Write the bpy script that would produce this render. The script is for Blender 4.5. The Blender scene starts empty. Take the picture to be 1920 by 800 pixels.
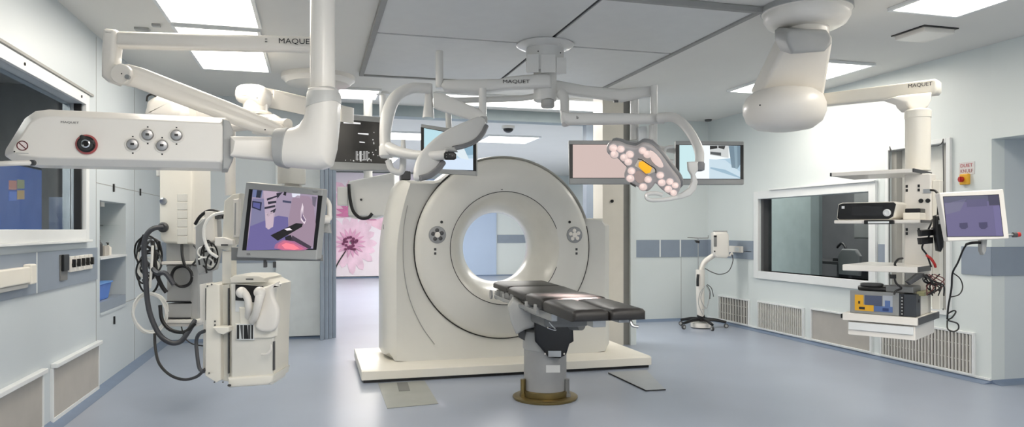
import bpy, bmesh, math, random
from mathutils import Vector as V, Matrix
random.seed(7)
C = bpy.context.scene.collection
SC = bpy.context.scene
# ---------------------------------------------------------------- camera calibration
TH = math.radians(15.33); FP = 1350.0; HY = 430.0; EYE = 1.5
RV = V((math.cos(TH), -math.sin(TH), 0)); FV = V((math.sin(TH), math.cos(TH), 0)); ZV = V((0, 0, 1))
def ray(px, py): return RV*((px-960)/FP) + FV + ZV*((HY-py)/FP)
O = V((0, 0, EYE))
def pix(px, py, d): return O + ray(px, py)*d
def onX(px, py, x): r = ray(px, py); return O + r*(x/r.x)
def onY(px, py, y): r = ray(px, py); return O + r*(y/r.y)
def onZ(px, py, z): r = ray(px, py); return O + r*((z-EYE)/r.z)
def onP(px, py, P0, n): r = ray(px, py); return O + r*((P0-O).dot(n)/r.dot(n))
def nrm(yaw=0, pitch=0):
    """unit normal towards the viewer; yaw>0 turns it to the picture's right, pitch>0 tips it up"""
    a = math.radians(yaw); p = math.radians(pitch)
    return ((RV*math.sin(a) - FV*math.cos(a))*math.cos(p) + ZV*math.sin(p)).normalized()
# ---------------------------------------------------------------- materials
def lin(c):
    return tuple(((x/255)/12.92 if x/255 <= .04045 else ((x/255+.055)/1.055)**2.4) for x in c)
MATS = {}
def mat(name, rgb, rough=.5, metal=0, em=None, es=0, var=.03, scale=6, spec=.5, alpha=None, coat=0, bump=0):
    if name in MATS: return MATS[name]
    m = bpy.data.materials.new(name); m.use_nodes = True
    nt = m.node_tree; b = nt.nodes['Principled BSDF']
    c = lin(rgb)
    tc = nt.nodes.new('ShaderNodeTexCoord'); ns = nt.nodes.new('ShaderNodeTexNoise')
    ns.inputs['Scale'].default_value = scale; ns.inputs['Detail'].default_value = 3
    nt.links.new(tc.outputs['Object'], ns.inputs['Vector'])
    cr = nt.nodes.new('ShaderNodeValToRGB')
    cr.color_ramp.elements[0].position = .35; cr.color_ramp.elements[1].position = .65
    cr.color_ramp.elements[0].color = tuple(x*(1-var) for x in c)+(1,)
    cr.color_ramp.elements[1].color = tuple(min(1, x*(1+var)) for x in c)+(1,)
    nt.links.new(ns.outputs['Fac'], cr.inputs['Fac'])
    nt.links.new(cr.outputs['Color'], b.inputs['Base Color'])
    b.inputs['Roughness'].default_value = rough; b.inputs['Metallic'].default_value = metal
    b.inputs['Specular IOR Level'].default_value = spec
    if coat: b.inputs['Coat Weight'].default_value = coat; b.inputs['Coat Roughness'].default_value = .1
    if es:
        b.inputs['Emission Color'].default_value = lin(em or rgb)+(1,); b.inputs['Emission Strength'].default_value = es
    if alpha is not None: b.inputs['Transmission Weight'].default_value = alpha; b.inputs['IOR'].default_value = 1.1
    if bump:
        bp = nt.nodes.new('ShaderNodeBump'); bp.inputs['Strength'].default_value = bump; bp.inputs['Distance'].default_value = .004
        n2 = nt.nodes.new('ShaderNodeTexNoise'); n2.inputs['Scale'].default_value = 90
        nt.links.new(tc.outputs['Object'], n2.inputs['Vector']); nt.links.new(n2.outputs['Fac'], bp.inputs['Height'])
        nt.links.new(bp.outputs['Normal'], b.inputs['Normal'])
    MATS[name] = m; return m
M_wall = mat('wall_laminate', (214, 221, 221), .42, var=.012, scale=1.5)
M_wallg = mat('wall_laminate_grey', (198, 206, 211), .42, var=.012, scale=1.5)
M_band = mat('blue_grey_band', (138, 149, 163), .4, var=.02)
M_ceil = mat('ceiling_plaster', (222, 221, 217), .8, var=.015, scale=1)
M_panel = mat('ceiling_steel_panel', (212, 213, 212), .55, var=.015)
M_seam = mat('dark_seam', (60, 60, 60), .8)
M_greyseam = mat('grey_trim', (150, 150, 148), .6)
M_trim = mat('white_trim', (224, 227, 228), .4, var=.01)
M_floor = mat('blue_vinyl_floor', (152, 161, 177), .3, var=.035, scale=1.2, bump=.02)
M_cove = mat('blue_vinyl_cove', (112, 128, 152), .4, var=.03)
M_fpatch = mat('worn_floor_plate', (150, 153, 148), .3, var=.06, scale=4)
M_fpatchd = mat('dark_floor_strip', (98, 100, 98), .35)
M_white = mat('white_enamel', (232, 228, 221), .35, var=.008, coat=.2)
M_cream = mat('cream_enamel', (233, 229, 218), .38, var=.01, coat=.15)
M_ctbody = mat('gantry_shell', (214, 213, 207), .38, var=.01, coat=.15)
M_grey = mat('grey_plastic', (168, 169, 168), .45)
M_mgrey = mat('mid_grey_metal', (125, 126, 126), .45, metal=.2)
M_dgrey = mat('dark_grey_plastic', (70, 71, 73), .45)
M_blk = mat('black_plastic', (18, 18, 20), .35)
M_rub = mat('black_upholstery', (42, 40, 39), .42, var=.08, scale=25, bump=.08)
M_cable = mat('black_cable', (17, 17, 19), .5)
M_hose = mat('dark_grey_hose', (60, 62, 68), .45)
M_wcable = mat('white_cable', (236, 235, 230), .45)
M_steel = mat('brushed_steel', (176, 178, 180), .3, metal=.85)
M_chrome = mat('chrome', (205, 207, 208), .12, metal=1)
M_brass = mat('brass_ring', (128, 112, 72), .28, metal=.8)
M_red = mat('red_plastic', (178, 40, 36), .4)
M_pinkred = mat('red_ring', (176, 84, 84), .4)
M_yel = mat('yellow_plastic', (222, 168, 40), .45)
M_blue = mat('blue_bin_plastic', (70, 120, 205), .4)
M_lite = mat('light_panel_diffuser', (255, 250, 240), .5, em=(255, 246, 232), es=9)
M_strip = mat('strip_light_diffuser', (255, 250, 240), .5, em=(255, 250, 240), es=4)
M_glass = mat('window_glass', (235, 242, 242), .03, alpha=1.0)
M_beige = mat('beige_grille', (176, 172, 166), .6, var=.03)
M_grvoid = mat('grille_void', (120, 119, 115), .8)
M_slat = mat('grille_slat', (206, 205, 200), .5)
M_ink = mat('black_ink', (25, 25, 28), .6)
M_post = mat('cream_door_post', (214, 209, 198), .45, var=.02)
_ec = {}
def glow(rgb, s=1.0):
    k = (rgb, s)
    if k not in _ec:
        _ec[k] = mat('screen_colour_%d' % len(_ec), rgb, .4, em=rgb, es=s)
        nt = _ec[k].node_tree; b = nt.nodes['Principled BSDF']
        for l in list(b.inputs['Base Color'].links): nt.links.remove(l)
        b.inputs['Base Color'].default_value = (.01, .01, .01, 1)
    return _ec[k]
# ---------------------------------------------------------------- mesh builder
def catmull(pts, n=6, closed=False):
    P = [V(p) for p in pts]; L = len(P); out = []
    rng = L if closed else L-1
    for i in range(rng):
        p1 = P[i]; p2 = P[(i+1) % L]
        p0 = P[i-1] if (i > 0 or closed) else p1*2-p2
        p3 = P[(i+2) % L] if (i+2 < L or closed) else p2*2-p1
        for k in range(n):
            t = k/n
            out.append(.5*((2*p1)+(p2-p0)*t+(2*p0-5*p1+4*p2-p3)*t*t+(3*p1-p0-3*p2+p3)*t**3))
    if not closed: out.append(P[-1])
    return out
class MB:
    def __init__(s): s.v = []; s.f = []
    def add(s, vs, fs):
        o = len(s.v); s.v += [V(v) for v in vs]; s.f += [tuple(i+o for i in f) for f in fs]; return s
    def obox(s, p, ax, ay, az):
        p, ax, ay, az = V(p), V(ax), V(ay), V(az)
        if ax.cross(ay).dot(az) < 0: ax, ay = ay, ax
        vs = [p, p+ax, p+ax+ay, p+ay, p+az, p+ax+az, p+ax+ay+az, p+ay+az]
        return s.add(vs, [(3,2,1,0),(4,5,6,7),(0,1,5,4),(1,2,6,5),(2,3,7,6),(3,0,4,7)])
    def box(s, a, b):
        a = V(a); b = V(b); return s.obox(a, (b.x-a.x,0,0), (0,b.y-a.y,0), (0,0,b.z-a.z))
    def cbox(s, c, sx, sy, sz, X=None, Y=None, Z=None):
        X = X or V((1,0,0)); Y = Y or V((0,1,0)); Z = Z or V((0,0,1)); c = V(c)
        return s.obox(c-X*sx/2-Y*sy/2-Z*sz/2, X*sx, Y*sy, Z*sz)
    def loft(s, rings, caps=True, closed=False):
        n = len(rings[0]); vs = [p for r in rings for p in r]; fs = []
        m = len(rings)
        for j in range(m if closed else m-1):
            for i in range(n):
                a = j*n+i; b = j*n+(i+1) % n; c = ((j+1) % m)*n+(i+1) % n; d = ((j+1) % m)*n+i
                fs.append((a, b, c, d))
        if caps and not closed: fs += [tuple(reversed(range(n))), tuple(range((m-1)*n, m*n))]
        return s.add(vs, fs)
    def prism(s, pts, vec):
        pts = [V(p) for p in pts]; vec = V(vec)
        return s.loft([pts, [p+vec for p in pts]])
    def cyl(s, a, b, r, r2=None, n=24):
        a, b = V(a), V(b); r2 = r if r2 is None else r2
        ax = (b-a).normalized(); u = ax.orthogonal().normalized(); w = ax.cross(u)
        ring = lambda c, q: [c+(u*math.cos(2*math.pi*i/n)+w*math.sin(2*math.pi*i/n))*q for i in range(n)]
        return s.loft([ring(a, r), ring(b, r2)])
    def lathe(s, o, prof, ax=(0,0,1), n=36):
        o = V(o); ax = V(ax).normalized(); u = ax.orthogonal().normalized(); w = ax.cross(u)
        return s.loft([[o+ax*z+(u*math.cos(2*math.pi*i/n)+w*math.sin(2*math.pi*i/n))*max(r, 1e-4) for i in range(n)] for r, z in prof])
    def tube(s, pts, r, n=10, sm=6, closed=False, flat=1.0, flatdir=None):
        P = catmull(pts, sm, closed) if sm > 1 else [V(p) for p in pts]
        m = len(P); rs = r if isinstance(r, (list, tuple)) else None
        rings = []; u = None
        for i, p in enumerate(P):
            t = (P[(i+1) % m]-P[i-1]) if closed else (P[min(i+1, m-1)]-P[max(i-1, 0)])
            if t.length < 1e-9: t = V((0,0,1))
            t.normalize()
            if flatdir is not None: u = V(flatdir)-t*V(flatdir).dot(t)
            elif u is None: u = t.orthogonal()
            else: u = u-t*u.dot(t)
            u.normalize(); w = t.cross(u)
            if rs:
                k = i/(m-1)*(len(rs)-1); a = int(min(k, len(rs)-2)); q = rs[a]+(rs[a+1]-rs[a])*(k-a)
            else: q = r
            rings.append([p+u*math.cos(2*math.pi*j/n)*q*flat+w*math.sin(2*math.pi*j/n)*q for j in range(n)])
        return s.loft(rings, closed=closed)
    def ball(s, c, r, n=20, X=(1,0,0), Z=(0,0,1), rx=None, ry=None, rz=None):
        rx = rx or r; ry = ry or r; rz = rz or r; c = V(c); Z = V(Z).normalized(); X = V(X); X = (X-Z*X.dot(Z)).normalized(); Y = Z.cross(X)
        rings = []
        for j in range(n//2+1):
            a = -math.pi/2+math.pi*j/(n//2); q = max(math.cos(a), 1e-3)
            rings.append([c+X*rx*q*math.cos(2*math.pi*i/n)+Y*ry*q*math.sin(2*math.pi*i/n)+Z*rz*math.sin(a) for i in range(n)])
        return s.loft(rings)
    def pillow(s, pts, n, depth, r, steps=4, back=True, sm=0):
        """closed outline in a plane with normal n (towards the viewer), thickness depth behind it, edges rounded by r"""
        n = V(n).normalized(); P = [V(p) for p in pts]
        if sm: P = catmull(P, sm, True)
        L = len(P); area = sum(((P[i]-P[0]).cross(P[(i+1) % L]-P[0])).dot(n) for i in range(L))
        if area < 0: P.reverse()
        N = []
        for i in range(L):
            e1 = (P[i]-P[i-1]).normalized(); e2 = (P[(i+1) % L]-P[i]).normalized()
            b = (n.cross(e1)+n.cross(e2))
            if b.length < 1e-6: b = n.cross(e1)
            b.normalize(); k = max(.45, b.dot(n.cross(e1))); N.append(b/k)
        rings = []
        for j in range(steps+1):
            a = math.pi/2*j/steps; ins = r*(1-math.sin(a)); dz = r*(1-math.cos(a))
            rings.append([P[i]+N[i]*ins-n*dz for i in range(L)])
        if back:
            for j in range(steps, -1, -1):
                a = math.pi/2*j/steps; ins = r*(1-math.sin(a)); dz = depth-r*(1-math.cos(a))
                rings.append([P[i]+N[i]*ins-n*dz for i in range(L)])
        else: rings.append([p-n*depth for p in P])
        return s.loft(rings)
    def build(s, name, m, parent=None, bevel=0, label=None, ang=35, seg=2, kind=None):
        me = bpy.data.meshes.new(name)
        if parent is not None:
            o0 = V(parent.get('_w', (0,0,0)))
        else:
            xs = [v.x for v in s.v]; ys = [v.y for v in s.v]; zs = [v.z for v in s.v]
            o0 = V(((min(xs)+max(xs))/2, (min(ys)+max(ys))/2, min(zs)))
        me.from_pydata([v-o0 for v in s.v], [], s.f); me.update()
        bm = bmesh.new(); bm.from_mesh(me); bmesh.ops.recalc_face_normals(bm, faces=bm.faces); bm.to_mesh(me); bm.free()
        for p in me.polygons: p.use_smooth = True
        me.set_sharp_from_angle(angle=math.radians(ang))
        me.materials.append(m)
        ob = bpy.data.objects.new(name, me); C.objects.link(ob)
        if parent is not None: ob.parent = parent
        else: ob.location = o0
        ob['_w'] = tuple(o0)
        if bevel:
            md = ob.modifiers.new('bevel', 'BEVEL'); md.width = bevel; md.segments = seg; md.limit_method = 'ANGLE'
            md.angle_limit = math.radians(35); md.harden_normals = True
        if label: ob['label'] = label
        if kind: ob['kind'] = kind
        return ob
def thing(name, label, cat, loc, group=None):
    o = bpy.data.objects.new(name, None); C.objects.link(o); o.empty_display_size = .1
    o.location = loc; o['label'] = label; o['category'] = cat; o['_w'] = tuple(V(loc))
    if group: o['group'] = group
    return o
def tag(o, label, cat, group=None):
    o['label'] = label; o['category'] = cat
    if group: o['group'] = group
    return o
def struct(o): o['kind'] = 'structure'; return o
def kids(o): return [c for c in C.objects if c.parent == o]
def dup(o, parent=None):
    c = o.copy(); C.objects.link(c); c.parent = parent
    for k in kids(o): dup(k, c)
    return c
def lettering(txt, p, xd, up, h, m, parent, width=None, name='lettering', extrude=.0006, off=0):
    cu = bpy.data.curves.new('t', 'FONT'); cu.body = txt; cu.size = 1; cu.extrude = .001; cu.offset = off; cu.resolution_u = 3
    to = bpy.data.objects.new('t', cu); C.objects.link(to)
    bpy.context.view_layer.update()
    me = bpy.data.meshes.new_from_object(to.evaluated_get(bpy.context.evaluated_depsgraph_get()))
    C.objects.unlink(to); bpy.data.objects.remove(to); bpy.data.curves.remove(cu)
    xs = [v.co.x for v in me.vertices]; ys = [v.co.y for v in me.vertices]; x0, x1, y0, y1 = min(xs), max(xs), min(ys), max(ys)
    xd = V(xd).normalized(); up = V(up); up = (up-xd*up.dot(xd)).normalized(); nz = xd.cross(up)
    sy = h/(y1-y0); sx = (width/(x1-x0)) if width else sy
    o0 = V(parent['_w']) if parent is not None else V(p)
    for v in me.vertices:
        v.co = V(p)+xd*(v.co.x-x0)*sx+up*(v.co.y-y0)*sy+nz*(v.co.z*(extrude/.001)+.0012)-o0
    me.materials.clear(); me.materials.append(m); me.name = name
    ob = bpy.data.objects.new(name, me); C.objects.link(ob)
    if parent is not None: ob.parent = parent
    else: ob.location = o0
    ob['_w'] = tuple(o0); return ob
# ================================================================ SETTING
XL, XR, YB, YBR, ZC = -1.95, 6.35, 10.4, 10.75, 3.3
def cells(us, vs, holes, put):
    """put every grid cell between us x vs that is not inside a hole"""
    us = sorted(set(us+[h[0] for h in holes]+[h[1] for h in holes])); vs = sorted(set(vs+[h[2] for h in holes]+[h[3] for h in holes]))
    for i in range(len(us)-1):
        run = None
        for j in range(len(vs)-1):
            uc = (us[i]+us[i+1])/2; vc = (vs[j]+vs[j+1])/2
            inside = any(h[0] < uc < h[1] and h[2] < vc < h[3] for h in holes)
            if not inside and run is None: run = vs[j]
            if inside and run is not None: put(us[i], us[i+1], run, vs[j]); run = None
        if run is not None: put(us[i], us[i+1], run, vs[-1])
def wallX(name, x, t, y0, y1, holes, m, z1=ZC, z0=0):
    mb = MB(); cells([y0, y1], [z0, z1], holes, lambda a, b, c, d: mb.box((x, a, c), (x+t, b, d)))
    return struct(mb.build(name, m))
def wallY(name, y, t, x0, x1, holes, m, z1=ZC, z0=0):
    mb = MB(); cells([x0, x1], [z0, z1], holes, lambda a, b, c, d: mb.box((a, y, c), (b, y+t, d)))
    return struct(mb.build(name, m))
# floor and ceiling
struct(MB().box((-4.2, -3, -.1), (10, 24, 0)).build('floor', M_floor))
struct(MB().box((-4.2, -3, ZC), (10, 24, ZC+.1)).build('ceiling', M_ceil))
# left wall: window, cupboard niche
WL = (3.2, 7.04, 1.5, 2.59); NI = (7.56, 8.54, .71, 1.78)
wallX('wall_left', XL, -.16, -3, YB, [WL, NI], M_wallg)
wallY('wall_back', YB, .16, XL-.16, .12, [], M_wallg)
RW1 = (7.1, 9.3, .89, 1.95); RW2 = (6.02, 6.8, .66, 2.4)
wallX('wall_right', XR, .16, 5.52, YBR, [RW1, RW2], M_wall)
wallX('wall_right_header', XR, .16, 1.0, 5.52, [], M_wall, z0=2.38)
wallY('wall_recess_side', 5.52, .16, XR+.16, 8.0, [], M_wallg)
struct(MB().box((XR+.16, 1.0, 2.38), (8.0, 5.52, 2.44)).build('trim_5', M_wallg))
wallX('wall_recess_back', 8.0, .16, -3, 5.7, [], M_wallg)
wallY('wall_rear', -3, -.16, XL-.16, 8.16, [], M_wallg)
wallY('wall_back_right', YBR, .16, 4.55, XR+.16, [], M_wall)
# neighbouring room
wallY('wall_far', 22.8, .16, -1.4, 8.2, [], M_wall)
wallX('wall_far_left', -1.4, -.16, 10.56, 22.8, [], M_wall)
wallX('wall_far_right', 8.2, .16, 13.1, 22.8, [], M_wall)
M_bluepanel = mat('pale_blue_panel', (178, 196, 222), .4, var=.03, scale=.6)
struct(MB().box((3.35, 22.70, 0), (5.7, 22.8, 3.1)).build('wall_far_panel', M_bluepanel))
struct(MB().box((5.75, 22.78, 1.06), (8.2, 22.8, 1.33)).build('trim_6', M_band))
# header over the opening
struct(MB().box((.12, YB+.1, 3.14), (4.55, YB+.35, ZC)).build('trim_7', mat('header_blue_grey', (150, 162, 166), .5)))
# baseboards (coved vinyl)
def cove(name, a, b, nv, w=.11, hh=.035):
    a = V(a); b = V(b); nv = V(nv)
    pr = [(0, 0), (w, 0), (w*.45, hh*.25), (w*.15, hh*.6), (0, hh)]
    mb = MB().loft([[a+nv*x+ZV*z for x, z in pr], [b+nv*x+ZV*z for x, z in pr]])
    return struct(mb.build(name, M_cove))
cove('baseboard_left', (XL, -3, 0.001), (XL, YB, 0.001), (1, 0, 0))
cove('baseboard_right', (XR, 5.52, 0.001), (XR, YBR, 0.001), (-1, 0, 0))
cove('baseboard_back', (XL, YB, 0.001), (.12, YB, 0.001), (0, -1, 0))
cove('baseboard_back_right', (4.55, YBR, 0.001), (XR, YBR, 0.001), (0, -1, 0))
cove('baseboard_recess', (XR, 5.52, 0.001), (8, 5.52, 0.001), (0, -1, 0))
cove('baseboard_far', (-1.4, 22.7, 0.001), (8.2, 22.7, 0.001), (0, -1, 0))
# blue-grey bands with white joints
def bandX(name, x, s, y0, y1, z0=1.05, z1=1.33, joints=()):
    o = struct(MB().box((x, y0, z0), (x+s*.012, y1, z1)).build(name, M_band))
    for j in joints: MB().box((x, j-.008, z0), (x+s*.014, j+.008, z1)).build('joint', M_trim, o)
    return o
bandX('trim_8', XL, 1, -2, 7.44, 1.04, 1.335, joints=(5.93,))
bandX('trim_9', XR, -1, 9.42, YBR)
bandX('trim_10', XR, -1, 5.52, 5.85)
bandX('trim_11', XR, -1, 6.86, 6.97)
o = struct(MB().box((4.55, YBR-.012, 1.05), (XR, YBR, 1.33)).build('trim_12', M_band))
for px in (1237, 1275): p = onY(px, 460, YBR); MB().box((p.x-.012, YBR-.014, 1.05), (p.x+.012, YBR, 1.33)).build('joint', M_trim, o)
struct(MB().box((XR, 5.508, 1.05), (8.0, 5.52, 1.33)).build('trim_13', M_band))
struct(MB().box((XL, YB-.012, 1.05), (.0, YB, 1.33)).build('trim_14', M_band))
# wall panel joints (thin seams)
mb = MB()
for y in (7.44, 8.9): mb.box((XL, y-.003, 0), (XL+.002, y+.003, ZC-.02))
mb.box((XL, 7.44, 1.93), (XL+.002, YB, 1.936)); mb.box((XL, 8.54, .72), (XL+.002, YB, .726))
struct(mb.build('trim_15', M_greyseam))
mb = MB()
for px in (1277, 1338): p = onY(px, 500, YBR); mb.box((p.x-.003, YBR-.002, 0), (p.x+.003, YBR, 1.04))
struct(mb.build('trim_16', M_greyseam))
# ---- left window
def frameX(name, x, s, y0, y1, z0, z1, w, t=.03, m=M_trim, parent=None):
    mb = MB()
    mb.box((x, y0-w, z0-w), (x+s*t, y0, z1+w)); mb.box((x, y1, z0-w), (x+s*t, y1+w, z1+w))
    mb.box((x, y0, z1), (x+s*t, y1, z1+w)); mb.box((x, y0, z0-w), (x+s*t, y1, z0))
    return mb.build(name, m, parent, bevel=.004)
w = struct(frameX('window_1', XL, 1, WL[0], WL[1], WL[2], WL[3], .09))
MB().box((XL-.10, WL[0], WL[2]), (XL-.09, WL[1], WL[3])).build('pane', M_glass, w)
mb = MB()
for y in (4.5, 5.65, 6.9): mb.cyl((XL+.03, y, 2.635), (XL+.036, y, 2.635), .012, n=10)
mb.build('screw', M_ink, w)
MB().box((XL, 3.0, 2.70), (XL+.02, 7.3, 2.72)).build('drip_rail', M_greyseam, w)
MB().box((XL, 2.0, 1.30+.09), (XL+.05, 7.16, 1.41)).build('window_sill', M_trim, w, bevel=.004)
MB().box((XL-.06, 7.01, WL[2]), (XL-.005, 7.04, WL[3])).build('window_jamb', mat('black_frame', (22, 22, 23), .5), w)
# dark room behind the left window
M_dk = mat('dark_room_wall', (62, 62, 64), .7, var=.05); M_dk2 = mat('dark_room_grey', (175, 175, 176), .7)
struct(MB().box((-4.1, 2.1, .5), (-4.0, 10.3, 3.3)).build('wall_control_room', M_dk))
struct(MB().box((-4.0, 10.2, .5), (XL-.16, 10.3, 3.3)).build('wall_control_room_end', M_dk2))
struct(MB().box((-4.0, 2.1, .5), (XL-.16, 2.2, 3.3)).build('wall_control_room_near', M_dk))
# blue screen with a four-pane logo seen through that window
t = thing('wall_display', 'blue glowing screen with coloured four-pane logo behind the left window glass', 'screen', (-2.42, 6.1, .5))
MB().box((-2.48, 4.3, .5), (-2.42, 7.52, 2.06)).build('housing', M_blk, t, bevel=.005)
MB().box((-2.42, 4.33, .9), (-2.416, 7.5, 2.04)).build('screen', glow((62, 84, 140), .75), t)
g = MB().box((-2.416, 4.5, 1.0), (-2.414, 6.6, 1.6)).build('taskbar', glow((58, 86, 152), .78), t)
lc = onX(30, 356, -2.416)
for dy, dz, col in ((-.075, .075, (150, 104, 96)), (.075, .075, (120, 124, 96)), (-.075, -.075, (80, 104, 168)), (.075, -.075, (150, 128, 92))):
    c = lc+V((0, dy*1.12, dz*.6+dy*.12))
    MB().prism([c+V((0, -.075, -.042)), c+V((0, .075, -.034)), c+V((0, .075, .042)), c+V((0, -.075, .034))], (.004, 0, 0)).build('logo_pane', glow(col, .8), t)
# ---- niche in the left wall
n1 = MB(); x0 = XL-.42
n1.box((x0, NI[0], NI[2]), (x0+.02, NI[1], NI[3])); n1.box((x0, NI[0]-.02, NI[2]-.02), (XL-.001, NI[0]+.004, NI[3]+.02))
n1.box((x0, NI[1]-.004, NI[2]-.02), (XL-.001, NI[1]+.02, NI[3]+.02)); n1.box((x0, NI[0], NI[2]-.02), (XL+.01, NI[1], NI[2])); n1.box((x0, NI[0], NI[3]-.004), (XL-.001, NI[1], NI[3]+.02))
struct(n1.build('wall_niche', M_wallg))
s = struct(MB().box((XL-.40, NI[0], NI[2]), (XL-.002, NI[1]-.006, NI[2]+.1)).build('trim_17', M_band))
zs1 = onX(212, 422, XL-.1).z; zs2 = onX(212, 477, XL-.1).z
struct(MB().box((XL-.40, NI[0], zs1-.008), (XL-.06, NI[1], zs1)).build('trim_18', M_glass))
struct(MB().box((XL-.40, NI[0], zs2-.02), (XL+.01, NI[1], zs2)).build('trim_19', M_trim))
struct(MB().box((XL-.2, 8.0, NI[3]-.05), (XL-.1, 8.12, NI[3])).build('trim_20', M_white))
def bottle(y, x, kind, label, h):
    t = thing('pump_bottle', label, 'bottle', (x, y, zs2), 'dispensers on the niche shelf')
    MB().lathe((x, y, zs2), [(.03, 0), (.033, .01), (.033, h*.6), (.012, h*.72), (.012, h*.8)]).build('body', M_dgrey if kind else M_white, t)
    MB().cyl((x, y, zs2+h*.8), (x, y, zs2+h), .008).box((x-.008, y-.05, zs2+h*.93), (x+.008, y+.01, zs2+h)).build('pump_head', M_blk, t)
bottle(7.72, XL-.1, 1, 'tall dark pump bottle at the left end of the white niche shelf', .21)
bottle(8.0, XL-.12, 1, 'dark pump bottle in the middle of the white niche shelf', .2)
bottle(8.32, XL-.12, 0, 'small pale pump bottle at the right end of the white niche shelf', .13)
t = tag(MB().box((XL-.3, 8.05, zs2), (XL-.08, 8.22, zs2+.1)).build('carton', M_beige, bevel=.006), 'small beige carton between pump bottles on the niche shelf', 'box')
t = thing('storage_bin', 'translucent blue plastic bin in the bottom of the wall niche', 'bin', (XL-.2, 7.85, NI[2]+.1))
b = MB(); z0 = NI[2]+.1
b.loft([[V((XL-.36, 7.6, z0)), V((XL-.05, 7.6, z0)), V((XL-.05, 8.05, z0)), V((XL-.36, 8.05, z0))],
        [V((XL-.37, 7.58, z0+.16)), V((XL-.03, 7.58, z0+.16)), V((XL-.03, 8.1, z0+.16)), V((XL-.37, 8.1, z0+.16))]]).build('body', M_blue, t, bevel=.01)
MB().box((XL-.38, 7.57, z0+.16), (XL-.02, 8.11, z0+.175)).build('rim', mat('blue_rim', (100, 150, 215), .4), t, bevel=.004)
# cupboard door handles on the left wall
for i, (px, py, lb) in enumerate(((212, 352, 'slim black cupboard pull above the wall niche'), (262, 360, 'slim black cupboard pull high on the wall right of the niche'), (213, 600, 'slim black cupboard pull below the wall niche'))):
    p = onX(px, py, XL); tag(MB().box((XL, p.y-.012, p.z-.04), (XL+.015, p.y+.012, p.z+.04)).build('cupboard_pull', M_blk, bevel=.003), lb, 'handle', 'cupboard pulls on the left wall')
# grilles on the left wall (beige panel, white top rail)
def left_grille(px0, px1, yt0, label):
    a = onX(px0, 790, XL); b = onX(px1, 700, XL); zt = onX(px1, yt0, XL).z; z0 = .05
    t = thing('air_grille', label, 'grille', (XL, (a.y+b.y)/2, z0), 'beige air panels low on the left wall')
    MB().box((XL, a.y, z0), (XL+.014, b.y, zt)).build('panel', M_beige, t)
    MB().box((XL, a.y-.02, zt), (XL+.05, b.y+.02, zt+.035)).build('top_rail', M_trim, t, bevel=.006)
    MB().box((XL, a.y-.025, z0), (XL+.02, a.y, zt)).box((XL, b.y, z0), (XL+.02, b.y+.025, zt)).box((XL, a.y-.02, z0-.03), (XL+.02, b.y+.02, z0)).build('side_frame', M_trim, t)
left_grille(96, 181, 645, 'beige air panel low on the left wall, right one nearest the cupboards')
left_grille(-60, 75, 700, 'beige air panel low on the left wall at the bottom left corner')
# trunking + gas outlets on the left band
p0 = onX(0, 530, XL)
t = thing('wall_trunking', 'cream socket trunking on the blue-grey band at far left', 'trunking', (XL, 4.4, 1.08))
a = onX(48, 520, XL)
MB().box((XL+.01, 3.4, 1.13), (XL+.06, a.y, 1.245)).build('housing', M_cream, t, bevel=.012)
MB().box((XL+.01, 3.4, 1.10), (XL+.05, a.y-.1, 1.13)).build('lower_lip', M_grey, t, bevel=.005)
MB().box((XL+.01, a.y-.09, 1.12), (XL+.068, a.y+.01, 1.26)).build('end_cap', M_cream, t, bevel=.012)
a = onX(108, 505, XL); b = onX(168, 505, XL)
t = thing('outlet_panel', 'wall outlet strip with dark keypad and white sockets on the left band', 'outlet', (XL, (a.y+b.y)/2, 1.11))
MB().box((XL+.01, a.y, 1.095), (XL+.02, a.y+.17, 1.30)).build('back_plate', mat('plate_grey', (112, 112, 112), .5), t)
MB().box((XL+.02, a.y+.02, 1.17), (XL+.04, a.y+.15, 1.30)).build('keypad', M_blk, t, bevel=.005)
ys = [a.y+.21+(b.y-a.y-.21)*i/5 for i in range(5)]; wd = (b.y-a.y-.21)/5*.86
for i, y in enumerate(ys):
    q = MB().box((XL+.01, y, 1.15), (XL+.03, y+wd, 1.28)).build('socket', M_white, t, bevel=.005)
    MB().cyl((XL+.03, y+wd*.5, 1.21), (XL+.04, y+wd*.5, 1.21), .022, n=14).box((XL+.03, y+wd*.35, 1.19), (XL+.055, y+wd*.55, 1.255)).build('valve', M_blk, q)
# right end of the back-left wall: pale sliding door leaf and grey frame column
a = onY(517, 400, YB); b = onY(600, 400, YB)
d1 = struct(MB().box((a.x, YB-.05, .03), (b.x, YB-.001, 2.6)).build('door_1', mat('pale_door', (214, 220, 222), .4), bevel=.003))
fr = MB()
for k in range(4): x = b.x+.0+k*.055; fr.box((x, YB-.30+k*.06, 0.0), (x+.05, YB+.0, ZC))
struct(fr.build('door_2', mat('blue_grey_frame', (142, 154, 168), .4), bevel=.004))
h = MB().box((b.x-.62, YB-.07, .98), (b.x-.58, YB-.04, 1.06)).build('door_handle', M_dgrey, d1, bevel=.003)
# post right of the gantry
pa = onY(1130, 650, 8.62); pb = onY(1193, 650, 8.62)
w0 = pa.x; w1 = pb.x
po = struct(MB().box((w0, 8.62, 0), (w0+(w1-w0)*.62, 8.95, ZC)).build('trim_21', M_post, bevel=.004))
struct(MB().box((w0+(w1-w0)*.62, 8.66, 0), (w0+(w1-w0)*.83, 8.95, ZC)).build('trim_22', mat('grey_post_channel', (128, 127, 123), .5)))
struct(MB().box((w0+(w1-w0)*.83, 8.62, 0), (w1, 8.95, ZC)).build('trim_23', M_wall))
p = onY(1147, 377, 8.62); MB().cyl(p, p-V((0, .02, 0)), .02).build('door_latch', M_blk, po)
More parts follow.
